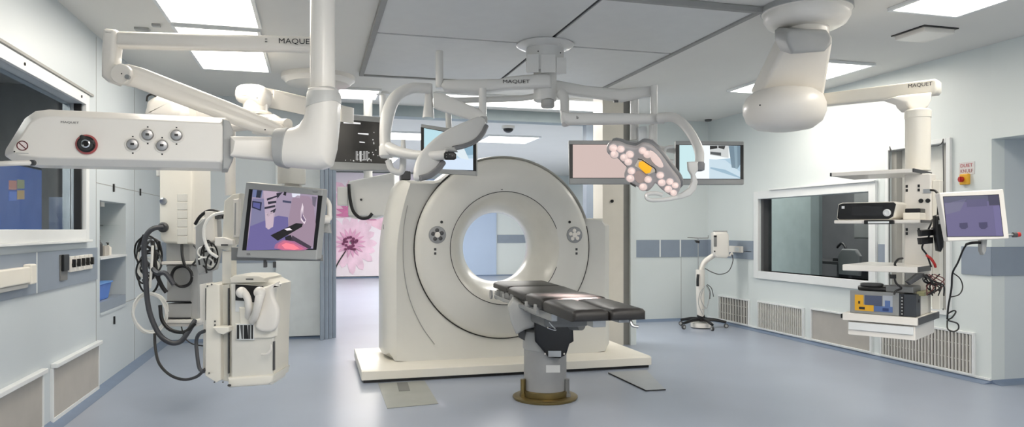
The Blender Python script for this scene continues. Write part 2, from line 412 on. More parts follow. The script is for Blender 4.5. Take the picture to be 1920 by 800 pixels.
# pale wall piece seen between gantry and post
struct(MB().box((4.06, 10.45, 0), (4.30, 10.6, ZC)).build('trim_24', M_band)); struct(MB().box((4.30, 10.45, 0), (4.56, 10.6, ZC)).build('trim_25', M_wall))
# ---- right wall window with dim room behind
w = struct(frameX('window_2', XR, -1, RW1[0], RW1[1], RW1[2], RW1[3], .11, .035))
MB().box((XR+.10, RW1[0], RW1[2]), (XR+.108, RW1[1], RW1[3])).build('pane', M_glass, w)
MB().box((XR+.0, RW1[0], RW1[2]-.01), (XR+.16, RW1[1], RW1[2])).build('window_sill', M_trim, w)
MB().box((XR-.06, RW1[0]-.12, RW1[3]+.11), (XR, RW1[1]-.3, RW1[3]+.135)).build('top_rail', M_trim, w, bevel=.005)
MB().box((XR+.02, RW1[1]-.06, RW1[2]), (XR+.16, RW1[1], RW1[3])).build('window_jamb', M_dgrey, w)
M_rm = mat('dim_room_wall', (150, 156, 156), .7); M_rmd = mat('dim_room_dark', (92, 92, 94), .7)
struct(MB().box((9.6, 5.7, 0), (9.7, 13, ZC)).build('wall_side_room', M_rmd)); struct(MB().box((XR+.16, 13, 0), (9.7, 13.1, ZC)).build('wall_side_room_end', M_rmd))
# interior translucent screen and door frame in the side room
a = onX(1441, 440, XR+1.2); b = onX(1521, 440, XR+1.2)
struct(MB().box((XR+1.2, b.y, .0), (XR+1.22, a.y+.8, 2.6)).build('door_3', mat('frosted_panel', (168, 180, 178), .35, var=.03)))
b2 = onX(1537, 440, XR+1.2)
struct(MB().box((XR+1.19, b2.y, .0), (XR+1.25, b.y, 2.6)).build('trim_26', mat('frosted_edge', (128, 138, 138), .5), bevel=.004))
# furniture in the side room
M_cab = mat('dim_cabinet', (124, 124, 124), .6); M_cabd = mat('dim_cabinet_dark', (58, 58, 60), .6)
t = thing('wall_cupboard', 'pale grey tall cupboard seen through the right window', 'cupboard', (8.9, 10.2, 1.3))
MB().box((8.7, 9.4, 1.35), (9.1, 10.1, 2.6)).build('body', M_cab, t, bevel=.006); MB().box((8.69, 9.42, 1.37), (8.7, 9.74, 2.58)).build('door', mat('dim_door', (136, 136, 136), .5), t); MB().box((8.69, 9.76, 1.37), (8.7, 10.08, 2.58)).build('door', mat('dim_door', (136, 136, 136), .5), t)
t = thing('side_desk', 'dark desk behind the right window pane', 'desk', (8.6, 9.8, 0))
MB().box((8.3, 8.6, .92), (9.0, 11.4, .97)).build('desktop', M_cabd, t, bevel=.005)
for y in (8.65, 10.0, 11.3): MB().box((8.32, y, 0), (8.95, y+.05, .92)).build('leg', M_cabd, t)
t = thing('office_chair', 'dim grey rounded chair at the desk behind the right window', 'chair', (7.9, 9.3, 0))
MB().pillow([V((7.9, 9.3+a_, 1.0+b_)) for a_, b_ in ((-.22, -.2), (.22, -.2), (.24, .1), (.15, .2), (-.15, .2), (-.24, .1))], (-1, 0, 0), .07, .03).build('backrest', M_cab, t)
MB().cbox((8.15, 9.3, .55), .45, .45, .08).build('seat', M_cab, t, bevel=.03); MB().cyl((8.15, 9.3, .05), (8.15, 9.3, .52), .03).build('column', M_cabd, t)
mb = MB()
for k in range(5): q = 2*math.pi*k/5; mb.tube([(8.15, 9.3, .1), (8.15+.25*math.cos(q), 9.3+.25*math.sin(q), .03)], .02, sm=1)
mb.build('base', M_cabd, t)
MB().tube([(7.93, 9.3, .85), (7.98, 9.3, .6), (8.1, 9.3, .52)], .02).build('back_support', M_cabd, t)
t = thing('desk_monitor', 'black monitor on the desk behind the right window', 'monitor', (8.6, 9.05, .97))
MB().box((8.6, 8.75, 1.06), (8.64, 9.3, 1.42)).build('display', M_blk, t, bevel=.006); MB().cyl((8.62, 9.02, .97), (8.62, 9.02, 1.1), .03).cyl((8.62, 9.02, .97), (8.62, 9.02, .985), .1).build('stand', M_blk, t)
t = thing('desk_microscope', 'small dark apparatus with curved arm on the desk behind the window', 'device', (8.45, 10.1, .97))
MB().box((8.4, 10.0, .97), (8.5, 10.25, 1.02)).build('base', M_blk, t, bevel=.005); MB().tube([(8.45, 10.02, 1.0), (8.45, 9.98, 1.15), (8.45, 10.08, 1.27), (8.45, 10.2, 1.2)], .02).build('arm', M_blk, t)
# ---- tall glazed panel right of that window
w = struct(frameX('window_3', XR, -1, RW2[0], RW2[1], RW2[2], RW2[3], .05, .03))
MB().box((XR+.02, RW2[0], RW2[2]), (XR+.10, RW2[0]+.07, RW2[3])).box((XR+.02, RW2[1]-.07, RW2[2]), (XR+.10, RW2[1], RW2[3])).build('side_channel', mat('channel_grey', (164, 163, 158), .5), w)
MB().box((XR+.1, RW2[0], RW2[2]), (XR+.14, RW2[1], RW2[3])).build('pane', mat('frosted_white', (226, 226, 220), .3), w)
MB().tube([(XR-.032, RW2[0]+.03, RW2[2]), (XR-.032, RW2[0]+.03, RW2[3]-.1), (XR-.032, RW2[0]+.1, RW2[3]-.02), (XR-.032, RW2[1]-.1, RW2[3]-.02), (XR-.032, RW2[1]-.03, RW2[3]-.1), (XR-.032, RW2[1]-.03, RW2[2])], .005, n=6).build('gasket', M_dgrey, w)
# ---- right wall grilles
def right_grille(px0, px1, yt, yb, label, dens, inner=None):
    a = onX(px0, 600, XR); b = onX(px1, 600, XR); zt = onX(px0, yt, XR).z; zb = onX(px0, yb, XR).z
    zb = max(zb, .06)
    t = thing('ventilation_grille', label, 'grille', (XR, (a.y+b.y)/2, zb), 'slatted air grilles low on the right wall')
    MB().box((XR-.006, b.y, zb), (XR, a.y, zt)).build('backing', M_grvoid if dens else M_beige, t)
    fr = MB(); f_ = .022
    fr.box((XR-.03, b.y-f_, zb-f_), (XR, b.y, zt+f_)); fr.box((XR-.03, a.y, zb-f_), (XR, a.y+f_, zt+f_)); fr.box((XR-.03, b.y, zt), (XR, a.y, zt+f_)); fr.box((XR-.03, b.y, zb-f_), (XR, a.y, zb))
    fr.build('frame', M_trim, t, bevel=.003)
    sl = MB(); n = max(4, int((a.y-b.y)/dens)) if dens else 0
    for i in range(n):
        y = b.y+(i+.5)*(a.y-b.y)/n; sl.box((XR-.026, y-.008, zb), (XR-.008, y+.008, zt))
    if dens:
        for q in (.3, .7): sl.box((XR-.016, b.y, zb+(zt-zb)*q), (XR-.010, a.y, zb+(zt-zb)*q+.008))
        sl.build('slats', M_slat, t)
right_grille(1350, 1405, 555, 601, 'smallest slatted grille low on the right wall, behind the wheeled stand', .07)
right_grille(1424, 1507, 566, 618, 'densely slatted grille second from the far corner of the right wall', .04)
right_grille(1524, 1634, 580, 642, 'plain faced beige grille under the right window', 0)
right_grille(1656, 1826, 600, 672, 'long slatted grille at the near end of the right wall', .042)
struct(MB().box((XR-.02, 5.52, .03), (XR, YBR, .05)).build('trim_27', M_trim))
struct(MB().box((XR-.012, YB-.9, 1.16), (XR-.011, YB-.6, 1.17)).build('trim_28', M_trim))
# ---- small fittings on the right wall
p = onX(1812, 336, XR)
t = thing('emergency_switch', 'yellow isolator switch with red knob on the right wall', 'switch', (XR, p.y, p.z-.05))
MB().box((XR-.04, p.y-.05, p.z-.055), (XR, p.y+.05, p.z+.055)).build('housing', M_yel, t, bevel=.01)
MB().cyl((XR-.04, p.y+.015, p.z), (XR-.065, p.y+.015, p.z), .028).box((XR-.075, p.y+.005, p.z-.025), (XR-.06, p.y+.025, p.z+.025)).build('knob', M_red, t)
a = onX(1803, 322, XR)
t = thing('wall_notice', 'small pinkish notice with two lines of red letters above the yellow switch', 'sign', (XR, a.y, a.z))
c = onX(1813, 314, XR)
MB().box((XR-.004, c.y-.09, c.z-.07), (XR, c.y+.09, c.z+.055)).build('plate', mat('notice_plate', (206, 204, 204), .5), t)
lettering('DUIET', (XR-.004, c.y+.07, c.z+.005), (0, -1, 0), ZV, .034, mat('red_ink', (176, 70, 74), .6), t, width=.14)
lettering('KNULF', (XR-.004, c.y+.07, c.z-.05), (0, -1, 0), ZV, .034, mat('red_ink2', (150, 80, 84), .6), t, width=.14)
p = onX(1384, 467, XR)
t = thing('socket_box', 'white socket box on the band behind the wheeled stand', 'socket', (XR, p.y, p.z-.05))
MB().box((XR-.05, p.y-.16, p.z-.05), (XR-.012, p.y+.22, p.z+.05)).build('housing', M_white, t, bevel=.006)
MB().box((XR-.054, p.y-.1, p.z-.03), (XR-.05, p.y, p.z+.03)).build('socket', M_trim, t, bevel=.002)
# ================================================================ CEILING
px0, px1, py0, py1 = .54, 3.45, 5.12, 8.35; sx, sy = 2.12, 6.56
mb = MB(); g = .018
for (a, b) in ((px0, sx-g), (sx+g, px1)):
    for (c, d) in ((py0, sy-g), (sy+g, py1)):
        struct(MB().box((a, c, ZC-.035), (b, d, ZC-.002)).build('trim_29', M_panel, bevel=.004))
mb.box((sx-g, py0, ZC-.02), (sx+g, py1, ZC-.002)); mb.box((px0, sy-g, ZC-.02), (sx-g, sy+g, ZC-.002)); mb.box((sx+g, sy-g, ZC-.02), (px1, sy+g, ZC-.002))
struct(mb.build('trim_30', M_seam))
mb = MB(); q = .05
mb.box((px0-q, py0-q, ZC-.05), (px0, py1+q, ZC-.001)); mb.box((px1, py0-q, ZC-.05), (px1+q, py1+q, ZC-.001)); mb.box((px0, py0-q, ZC-.05), (px1, py0, ZC-.001)); mb.box((px0, py1, ZC-.05), (px1, py1+q, ZC-.001))
struct(mb.build('trim_31', M_greyseam, bevel=.006))
# lights
NL = [0]
def ceil_light(x0, x1, y0, y1, label, m=None, power=None, group='ceiling lights'):
    t = thing('ceiling_light', label, 'light', ((x0+x1)/2, (y0+y1)/2, ZC-.03), group)
    fr = MB(); f_ = .03
    fr.box((x0-f_, y0-f_, ZC-.03), (x0, y1+f_, ZC-.001)); fr.box((x1, y0-f_, ZC-.03), (x1+f_, y1+f_, ZC-.001)); fr.box((x0, y0-f_, ZC-.03), (x1, y0, ZC-.001)); fr.box((x0, y1, ZC-.03), (x1, y1+f_, ZC-.001))
    fr.build('frame', M_trim, t, bevel=.003)
    MB().box((x0, y0, ZC-.02), (x1, y1, ZC-.005)).build('diffuser', m or M_lite, t)
    return t
ceil_light(-1.18, -.48, 4.9, 6.70, 'large bright ceiling light at the top left, cut by the frame')
ceil_light(-1.18, -.50, 6.86, 8.56, 'bright ceiling light behind the horizontal lettered arm')
ceil_light(4.52, 5.16, 3.1, 4.81, 'bright ceiling light at the top right edge')
ceil_light(5.16, 5.83, 6.5, 8.2, 'bright ceiling light behind the big ceiling hub at right')
a = onZ(817, 190, ZC); b = onZ(1110, 190, ZC)
ceil_light(1.55, 4.3, 9.35, 10.1, 'long bright strip light above the gantry at the opening', M_strip)
ceil_light(.30, .80, 9.35, 10.0, 'short bright strip light at the left of the opening', M_strip)
ceil_light(1.3, 2.3, 13.3, 14.3, 'distant ceiling light over the next room, left one', M_strip)
ceil_light(3.2, 4.2, 13.3, 14.3, 'distant ceiling light over the next room behind the gantry crown', M_strip)
for (x, y) in ((0.5, 1.2), (4.0, 1.2), (0.5, -1.6), (4.0, -1.6)):
    ceil_light(x-.35, x+.35, y-.85, y+.85, 'added unseen ceiling light above and behind the viewpoint', group='unseen ceiling lights behind the viewpoint')  # unseen panels put in so light comes from behind the camera
ceil_light(1.0, 2.0, 18, 19.5, 'ceiling light deep inside the next room', M_lite); ceil_light(4.5, 5.5, 18, 19.5, 'ceiling light deep inside the next room on the right', M_lite)
ceil_light(6.2, 7.2, 13.3, 14.8, 'ceiling light in the next room hidden right of the opening', M_lite)
def area(name, x, y, z, sx, sy, e, rot=(0, 0, 0), col=(1, .97, .93)):
    l = bpy.data.lights.new(name, 'AREA'); l.shape = 'RECTANGLE'; l.size = sx; l.size_y = sy; l.energy = e; l.color = col
    o = bpy.data.objects.new(name, l); C.objects.link(o); o.location = (x, y, z); o.rotation_euler = rot; return o
# vent / detectors on the ceiling
t = thing('ceiling_speaker', 'white low square fitting with dark shadow slot on the ceiling at right', 'fitting', (onZ(1733, 72, ZC-.06)))
c = V(t['_w']); 
MB().cbox(c+V((0, 0, .035)), .34, .34, .05).build('body', M_white, t, bevel=.012)
MB().cbox(c+V((0, 0, .055)), .38, .38, .012).build('shadow_gap', M_blk, t)
for px, py, lb, s_ in ((293, 45, 'tiny grey square detector on the ceiling at upper left', .035), (267, 53, 'flat grey rectangular plate on the ceiling at upper left', .06)):
    p = onZ(px, py, ZC); tag(MB().cbox(p-V((0, 0, .012)), s_*2, s_*1.4, .022).build('ceiling_sensor', M_grey, bevel=.004), lb, 'sensor')
p = onZ(953, 236, ZC)
t = thing('dome_camera', 'small dark dome camera on the far ceiling above the gantry crown', 'camera', p-V((0, 0, .1)))
MB().cyl(p, p-V((0, 0, .05)), .11).build('housing', M_white, t); MB().ball(p-V((0, 0, .05)), .09, rz=.07).build('dome', M_blk, t)
p = onZ(1328, 224, ZC)
tag(MB().lathe(p-V((0, 0, .03)), [(.001, 0), (.05, .003), (.06, .03)]).build('smoke_detector', M_dgrey), 'small dark round detector on the ceiling near the far right corner', 'detector')
# ================================================================ MURAL
YM = 22.7
t = thing('flower_mural', 'wall mural of large pink daisies on white in the next room', 'mural', (1.4, YM, 0))
MB().box((-1.3, YM-.03, .06), (3.3, YM, 3.25)).build('panel', mat('mural_white', (232, 222, 230), .4, var=.03, scale=.8), t)
def flower(cx, cy, R, n, col, colc, tip, a0=0, spread=2*math.pi, rc=.14, squash=1):
    pts = MB(); c = onY(cx, cy, YM-.03)
    for k in range(n):
        a = a0+spread*k/n+random.uniform(-.08, .08); L = R*random.uniform(.82, 1.08); wd = R*.14
        dv = V((math.cos(a), 0, math.sin(a)*squash)); sd = V((-math.sin(a), 0, math.cos(a)))
        out = [c+dv*L*f_+sd*wd*w_ for f_, w_ in ((.06, .3), (.35, .8), (.65, 1.0), (.88, .7), (1.0, .1), (.9, -.65), (.65, -1.0), (.35, -.8), (.06, -.3))]
        off = V((0, -.002-.0008*k, 0)); pts.prism([q_+off for q_ in out], (0, .0006, 0))
        if k % 2 == 0:
            b_ = MB(); 
    pts.build('petals', col, t)
    b = MB()
    for k in range(n):
        a = a0+spread*k/n+.1; dv = V((math.cos(a), 0, math.sin(a)*squash)); sd = V((-math.sin(a), 0, math.cos(a))); L = R*.5; wd = R*.05
        off = V((0, -.03-.0008*k, 0))
        b.prism([c+off+dv*L*f_+sd*wd*w_ for f_, w_ in ((.1, 1), (.7, .8), (1, 0), (.7, -.8), (.1, -1))], (0, .0006, 0))
    b.build('petal_shadows', tip, t)
    if rc: 
        m_ = MB()
        for k in range(26):
            a = random.uniform(0, 6.28); q = rc*random.uniform(.0, 1)**.6; cc = c+V((math.cos(a)*q, -.055-.001*k, math.sin(a)*q))
            m_.prism([cc+V((math.cos(x)*.04*(1+.4*(i % 2)), 0, math.sin(x)*.04)) for i, x in enumerate([i*math.pi/4 for i in range(8)])], (0, .01, 0))
        m_.build('flower_centre', colc, t)
M_pk = mat('petal_pink', (228, 196, 214), .5, var=.12, scale=3); M_pk2 = mat('petal_rose', (212, 156, 188), .5, var=.1, scale=3); M_pc = mat('flower_core', (104, 36, 78), .6, var=.3, scale=20)
flower(657, 455, .95, 17, M_pk, M_pc, M_pk2, rc=.24)
flower(668, 403, 1.3, 12, mat('petal_pink_top', (230, 190, 208), .5, var=.12, scale=3), M_pc, mat('petal_magenta', (198, 110, 156), .5, var=.15, scale=4), a0=-.35, spread=3.7, rc=0, squash=.95)
a = onY(648, 470, YM-.06); b = onY(627, 525, YM-.06)
MB().tube([a, (a+b)/2+V((-.1, 0, 0)), V((b.x, b.y, .1))], .02).build('stem', mat('stem_dark', (40, 45, 40), .6), t)
# glazing joints on the mural
# floor plates
def fplate(name, pts, m, label, cat, z=.004):
    P = [onZ(x, y, 0) for x, y in pts]; P = [V((p.x, p.y, .001)) for p in P]
    return tag(MB().prism(P, (0, 0, z)).build(name, m), label, cat)
fplate('floor_plate', [(709, 719), (796, 714), (822, 757), (726, 766)], M_fpatch, 'grey-green flat floor plate in front of the gantry base at left', 'floor plate')
fplate('floor_strip', [(744, 718), (764, 717), (769, 733), (748, 734)], M_fpatchd, 'short dark strip on the left floor plate', 'floor plate', .006)
fplate('floor_plate', [(1140, 698), (1212, 694), (1247, 730), (1212, 732)], mat('pale_floor_plate', (158, 163, 168), .3), 'pale floor plate with dark edge at the right end of the gantry base', 'floor plate')
P = [onZ(*q, .006) for q in ((1141, 699), (1211, 732), (1248, 730))]
tag(MB().tube(P, .006, sm=1, n=6).build('floor_joint', M_ink), 'thin dark bent edge line along the right floor plate', 'seam')
# ================================================================ CT GANTRY
XC, ZCN = 1.985, 1.30; YF = 7.53; RO = .965; RI = .40; RF = .60
t = gan = thing('ct_scanner', 'large white ring-shaped CT scanner gantry on a low wide plinth', 'scanner', (XC, 7.8, 0))
# plinth
bx0, bx1 = .44, 3.53
pl = MB(); pr = [(7.14, .03), (7.14, .115), (7.19, .125), (8.5, .125), (8.5, .03)]
pl.loft([[V((bx0, y, z)) for y, z in pr], [V((bx1, y, z)) for y, z in pr]])
pl.build('plinth', M_cream, t, bevel=.006)
MB().box((bx0+.02, 7.17, 0), (bx1-.02, 8.48, .03)).build('shadow_gap', M_blk, t)
# shoulders / body shell
gy1 = 8.32
def arc(x0, z0, r, a0, a1, n): return [(x0+r*math.cos(math.radians(a0+(a1-a0)*i/n)), z0+r*math.sin(math.radians(a0+(a1-a0)*i/n))) for i in range(n+1)]
ZT = 2.03; xl = .70
# body with bore: boolean-free: build front face as ring of quads between inner circle and outer outline
N = 96
def outline(k, gx=0.0):
    """body silhouette: rays from the bore centre out to shoulders / dome"""
    a = 2*math.pi*k/N; c, s = math.cos(a), math.sin(a)
    best = 1e9
    # left wall, bottom, left top
    if c < 0:
        best = min(best, (xl+gx-XC)/c)
        for _ in range(4):
            zz_ = ZCN+s*best; best = min((xl+gx+.17*max(0, (zz_-1.15)/.9)**2-XC)/c, best if s < 0 else 1e9)
            if s > 0: best = min(best, (ZT-ZCN-gx*.4)/s)
    if s < 0: best = min(best, (.125-ZCN)/s)
    if c > 0: best = min(best, (3.27-gx-XC)/c)
    if s > 0:
        zt = (ZT-ZCN-gx*.4)/s if c < 0 else (1.60-ZCN)/s
        best = min(best, zt)
    # dome: never closer than the outer circle when above
    if s > -.05: best = max(best, RO+.045-gx*.3)
    return V((XC+c*best, 0, ZCN+s*best))
def at_y(p, y): return V((p.x, y, p.z))
def circ(r, y, k): a = 2*math.pi*k/N; return V((XC+r*math.cos(a), y, ZCN+r*math.sin(a)))
rings = [[circ(RO+.012, YF+.05, k) for k in range(N)],
         [at_y(outline(k, .12), YF+.0) for k in range(N)],
         [at_y(outline(k, .05), YF+.05) for k in range(N)],
         [at_y(outline(k, .012), YF+.16) for k in range(N)],
         [at_y(outline(k, 0), YF+.3) for k in range(N)],
         [at_y(outline(k, 0), gy1-.08) for k in range(N)],
         [at_y(outline(k, .06), gy1) for k in range(N)],
         [circ(RI+.1, gy1, k) for k in range(N)]]
# keep front ring outside the circle
for k in range(N):
    for r_ in (1,):
        p = rings[r_][k]; v = V((p.x-XC, 0, p.z-ZCN))
        if v.length < RO+.03: v = v.normalized()*(RO+.03); rings[r_][k] = V((XC+v.x, p.y, ZCN+v.z))
MB().loft(rings, caps=False).build('body_shell', M_ctbody, t, ang=40)
# round front cover with funnel and bore
prof = [(RO+.012, .10), (RO+.008, .02), (RO-.01, -.01), (RO-.06, -.035), (.80, -.05), (RF+.02, -.05), (RF+.004, -.045)]
R1 = [[circ(r, YF+y, k) for k in range(N)] for r, y in prof]
MB().loft(R1, caps=False).build('front_cover', M_ctbody, t, ang=50)
prof = [(RF+.004, -.045), (RF-.004, -.04), (.57, -.02), (.52, .04), (.47, .13), (.43, .23), (.40, .32), (RI-.005, .37), (RI-.01, .46), (RI, .5), (.43, .66), (.50, gy1-YF)]
MB().loft([[circ(r, YF+y, k) for k in range(N)] for r, y in prof], caps=False).build('bore_liner', mat('bore_liner', (216, 214, 206), .3, coat=.3), t, ang=50)
# fine dark joints
def ring_line(r, y, w, a0, a1, name='seam_line'):
    pts = [V((XC+r*math.cos(math.radians(a)), y, ZCN+r*math.sin(math.radians(a)))) for a in [a0+(a1-a0)*i/60 for i in range(61)]]
    MB().tube(pts, w, n=6, sm=1, closed=False).build(name, M_blk, t)
ring_line(RO+.012, YF+.03, .008, 128, 292); ring_line(RO+.012, YF+.03, .009, -42, 14)
ring_line(RF+.008, YF-.05, .0035, 20, 340)
MB().tube([onY(723, 682, YF-.01), onY(855, 679, YF-.01), onY(985, 672, YF-.01)], .005, n=6).build('seam_line', M_blk, t)
# raised crease on the left shoulder
pts = [onY(x, y, YF-.001) for x, y in ((764, 385), (757, 430), (757, 500), (768, 560), (790, 610), (815, 645))]
MB().tube([p+V((0, .0, 0)) for p in pts], .004, n=6, sm=6).build('crease', M_greyseam, t)
# right shoulder module
mb = MB(); rx0 = XC+.9; 
pa = onY(1098, 421, YF+.25); pb = onY(1140, 421, YF+.25)
# controls
for sgn, px, py in ((-1, 820, 440), (1, 1077, 440)):
    c = onY(px, py, YF-.05)
    k = MB().lathe(c, [(.088, 0), (.088, .008), (.08, .012), (.0, .012)], ax=(0, -1, 0), n=32).build('control_dial', mat('dial_grey', (150, 152, 154), .35), t)
    b = MB()
    for i in range(5):
        a = i*1.256+.4; b.ball(c+V((math.cos(a)*.048, -.012, math.sin(a)*.048)), .022, n=10, ry=.008)
    b.build('button', M_dgrey if sgn < 0 else M_white, k)
    MB().lathe(c, [(.03, .012), (.028, .02), (0, .021)], ax=(0, -1, 0), n=16).build('centre_button', M_white, k)
    MB().lathe(c, [(.091, -.001), (.091, .006), (.086, .006)], ax=(0, -1, 0), n=32).build('bezel', M_mgrey, k)
    for dy in (27, 35):
        q = onY(px-4 if sgn < 0 else px+4, py+dy, YF-.051); MB().cbox(q, .024, .006, .026).build('icon_key', M_dgrey, t, bevel=.002)
for px, py in ((828, 416), (1068, 416)):
    c = onY(px, py, YF-.052); MB().cyl(c+V((0, .01, 0)), c-V((0, .004, 0)), .015, n=16).build('indicator', M_blk, t)
c = onY(941, 355, YF-.052); MB().cbox(c, .022, .004, .01).build('indicator', M_mgrey, t)
c = onX(719, 425, xl-.001); MB().cbox(c, .004, .012, .05).build('keyhole', M_dgrey, t)
MB().box((XC+.9, YF+.3, 1.58), (3.25, YF+.36, 1.63)).build('shoulder_lip', M_ctbody, t, bevel=.008)
# ================================================================ OPERATING TABLE
t = thing('operating_table', 'black padded operating table on a grey column in front of the scanner bore', 'table', (1.985, 6.12, 0))
cx, cy = 1.985, 6.12
MB().lathe((cx, cy, 0), [(.285, 0), (.29, .008), (.29, .02), (.275, .028), (.2, .03)]).build('base_ring', M_brass, t)
MB().lathe((cx, cy, .028), [(.2, 0), (.21, .004), (.212, .05), (.19, .055), (.185, .06)]).build('base_collar', M_brass, t)
MB().lathe((cx, cy, .03), [(.19, 0), (.19, .48), (.186, .49)]).build('column', mat('column_grey', (152, 153, 154), .4, metal=.2), t)
MB().lathe((cx, cy, .44), [(.193, 0), (.2, .01), (.2, .1), (.185, .16), (.15, .18)]).build('column_collar', M_grey, t)
for px, sx_ in ((981, -1), (1063, 1)):
    d = 6.35; q = pix(px, 725, d)
    b = MB().tube([q+ZV*-.09, q+ZV*.02, q+ZV*.07], .022, flat=1.3, n=8).cbox(q-ZV*.07, .05, .05, .03)
    b.build('floor_clamp', M_brass if sx_ < 0 else M_mgrey, t)
c = pix(1039, 662, 6.2); X = RV
# black drive cover
cov = MB(); f0 = [pix(x, y, 6.16) for x, y in ((1001, 586), (1074, 590), (1076, 640), (1068, 645), (1062, 665), (1050, 672), (1028, 670), (1016, 655), (1003, 640))]
cov.pillow(f0, -FV, .3, .02)
cv = cov.build('drive_cover', mat('gloss_black', (12, 14, 18), .25), t)
MB().cbox(pix(1040, 663, 6.15), .11, .006, .05, X=RV, Y=FV).build('label_plate', M_steel, cv)
for x in (1022, 1058): MB().cyl(pix(x, 663, 6.16), pix(x, 663, 6.145), .008, n=10).build('screw', M_white, cv)
MB().cbox(pix(1037, 691, 5.93), .115, .006, .06, X=RV, Y=FV).build('label_plate', mat('label_grey', (206, 207, 206), .5), t)
# grey knuckle and side frame under the top
MB().pillow([pix(x, y, 6.2) for x, y in ((962, 560), (985, 572), (1010, 582), (1018, 600), (1010, 612), (985, 618), (968, 628), (958, 605), (952, 575))], -FV, .25, .03).build('knuckle_cover', M_grey, t)
MB().pillow([pix(x, y, 6.35) for x, y in ((970, 610), (985, 612), (986, 640), (972, 632))], -FV, .2, .01).build('pivot_block', M_dgrey, t)
MB().cyl(pix(1060, 608, 6.25), pix(1090, 608, 6.1), .05).build('pivot_barrel', M_mgrey, t)
# cushions: x 1.72..2.26 ; z top
x0, x1 = 1.715, 2.265
def cushion(ya, yb, za, zb, th=.075, xa=x0, xb=x1, name='cushion', ztail=None):
    pr = [V((xa, 0, 0)), V((xb, 0, 0))]
    mb = MB(); e = .02
    rings = []
    n = 8
    for y, z, ins in ((ya, za, .02), (ya+.015, za, .004), (ya+.04, za, 0), (yb-.04, zb, 0), (yb-.015, zb, .004), (yb, zb, .02)):
        rings.append([V((xa+ins, y, z-th+ins)), V((xb-ins, y, z-th+ins)), V((xb-ins, y, z-.025)), V((xb-.012-ins, y, z-.008-ins)), V((xb-.05-ins, y, z-ins)), V((xa+.05+ins, y, z-ins)), V((xa+.012+ins, y, z-.008-ins)), V((xa+ins, y, z-.025))])
    mb.loft(rings); return mb.build(name, M_rub, t, ang=50)
mid = (x0+x1)/2
cushion(4.66, 5.36, .945, .955, th=.085, xb=mid-.004, name='leg_cushion'); cushion(4.66, 5.36, .945, .955, th=.085, xa=mid+.004, name='leg_cushion')
cushion(5.37, 5.85, .965, .965, th=.085, name='seat_cushion'); cushion(5.86, 6.42, .955, .975, th=.06, name='back_cushion'); cushion(6.43, 6.99, .975, .985, th=.06, name='head_cushion')
# frames
MB().box((x0+.03, 5.86, .865), (x0+.055, 6.95, .905)).box((x1-.055, 5.86, .865), (x1-.03, 6.95, .905)).box((x0+.03, 6.0, .88), (x1-.03, 6.2, .9)).build('top_frame', M_mgrey, t, bevel=.004)
MB().box((x0-.02, 5.45, .83), (x0-.01, 6.85, .86)).box((x1+.01, 5.45, .83), (x1+.02, 6.85, .86)).build('accessory_rail', M_steel, t, bevel=.002)
for y in (5.5, 5.75, 6.15, 6.5, 6.8):
    MB().box((x0-.015, y, .82), (x0+.06, y+.05, .90)).build('rail_bracket', M_grey, t, bevel=.004)
for i, y in enumerate((6.28, 6.45, 6.62)):
    MB().pillow([V((x0-.005, y-.09+a, .82+b)) for a, b in ((0, 0), (.14, 0), (.15, .07), (.12, .095), (.03, .095), (0, .06))], (-1, 0, 0), .03, .01).build('side_bracket', M_mgrey, t)
for xx in (x0+.02, x1-.07): MB().box((xx, 5.2, .80), (xx+.05, 5.95, .86)).build('side_bar', M_steel, t, bevel=.006)
MB().box((x0+.08, 5.55, .70), (x1-.08, 6.55, .87)).build('undercarriage', M_mgrey, t, bevel=.03)
MB().box((cx-.13, cy-.2, .58), (cx+.13, cy+.15, .74)).build('tilt_head', M_dgrey, t, bevel=.03)
MB().cyl((x0-.03, 6.9, .86), (x0-.045, 6.9, .86), .045).build('side_knob', M_steel, t)
MB().tube([pix(1027, 614, 5.2), pix(1042, 618, 5.25), pix(1030, 604, 5.3)], .006, n=8).build('release_lever', M_chrome, t)
MB().box((x1-.16, 4.78, .83), (x1-.06, 4.95, .865)).build('leg_clamp', M_steel, t, bevel=.004); MB().box((mid-.1, 4.74, .81), (mid-.0, 4.86, .865)).build('leg_clamp', M_steel, t, bevel=.004)
MB().tube([(x1-.1, 4.72, .86), (x1-.09, 4.7, .82), (x1-.05, 4.69, .81)], .012, n=8).build('leg_hook', M_steel, t)
for xx in (x0+.03, x1-.09): MB().box((xx, 4.72, .862), (xx+.06, 5.4, .875)).build('leg_frame', M_dgrey, t)
# ================================================================ LEFT FOREGROUND CEILING PENDANT
def outline_px(pts, P0, n): return [onP(x, y, P0, n) for x, y in pts]
a = pix(75, 250, 3.85); b = pix(420, 260, 4.2); ed = (b-a); ed.z = 0; n0 = ed.cross(ZV).normalized()
if n0.dot(FV) > 0: n0 = -n0
ex = ed.normalized(); P0 = pix(250, 255, 4.02)
t = thing('ceiling_pendant', 'large white service head with red outlet and four round gas outlets, nearest the viewer', 'pendant', (pix(606, 170, 4.3).x, pix(606, 170, 4.3).y, 3.3))
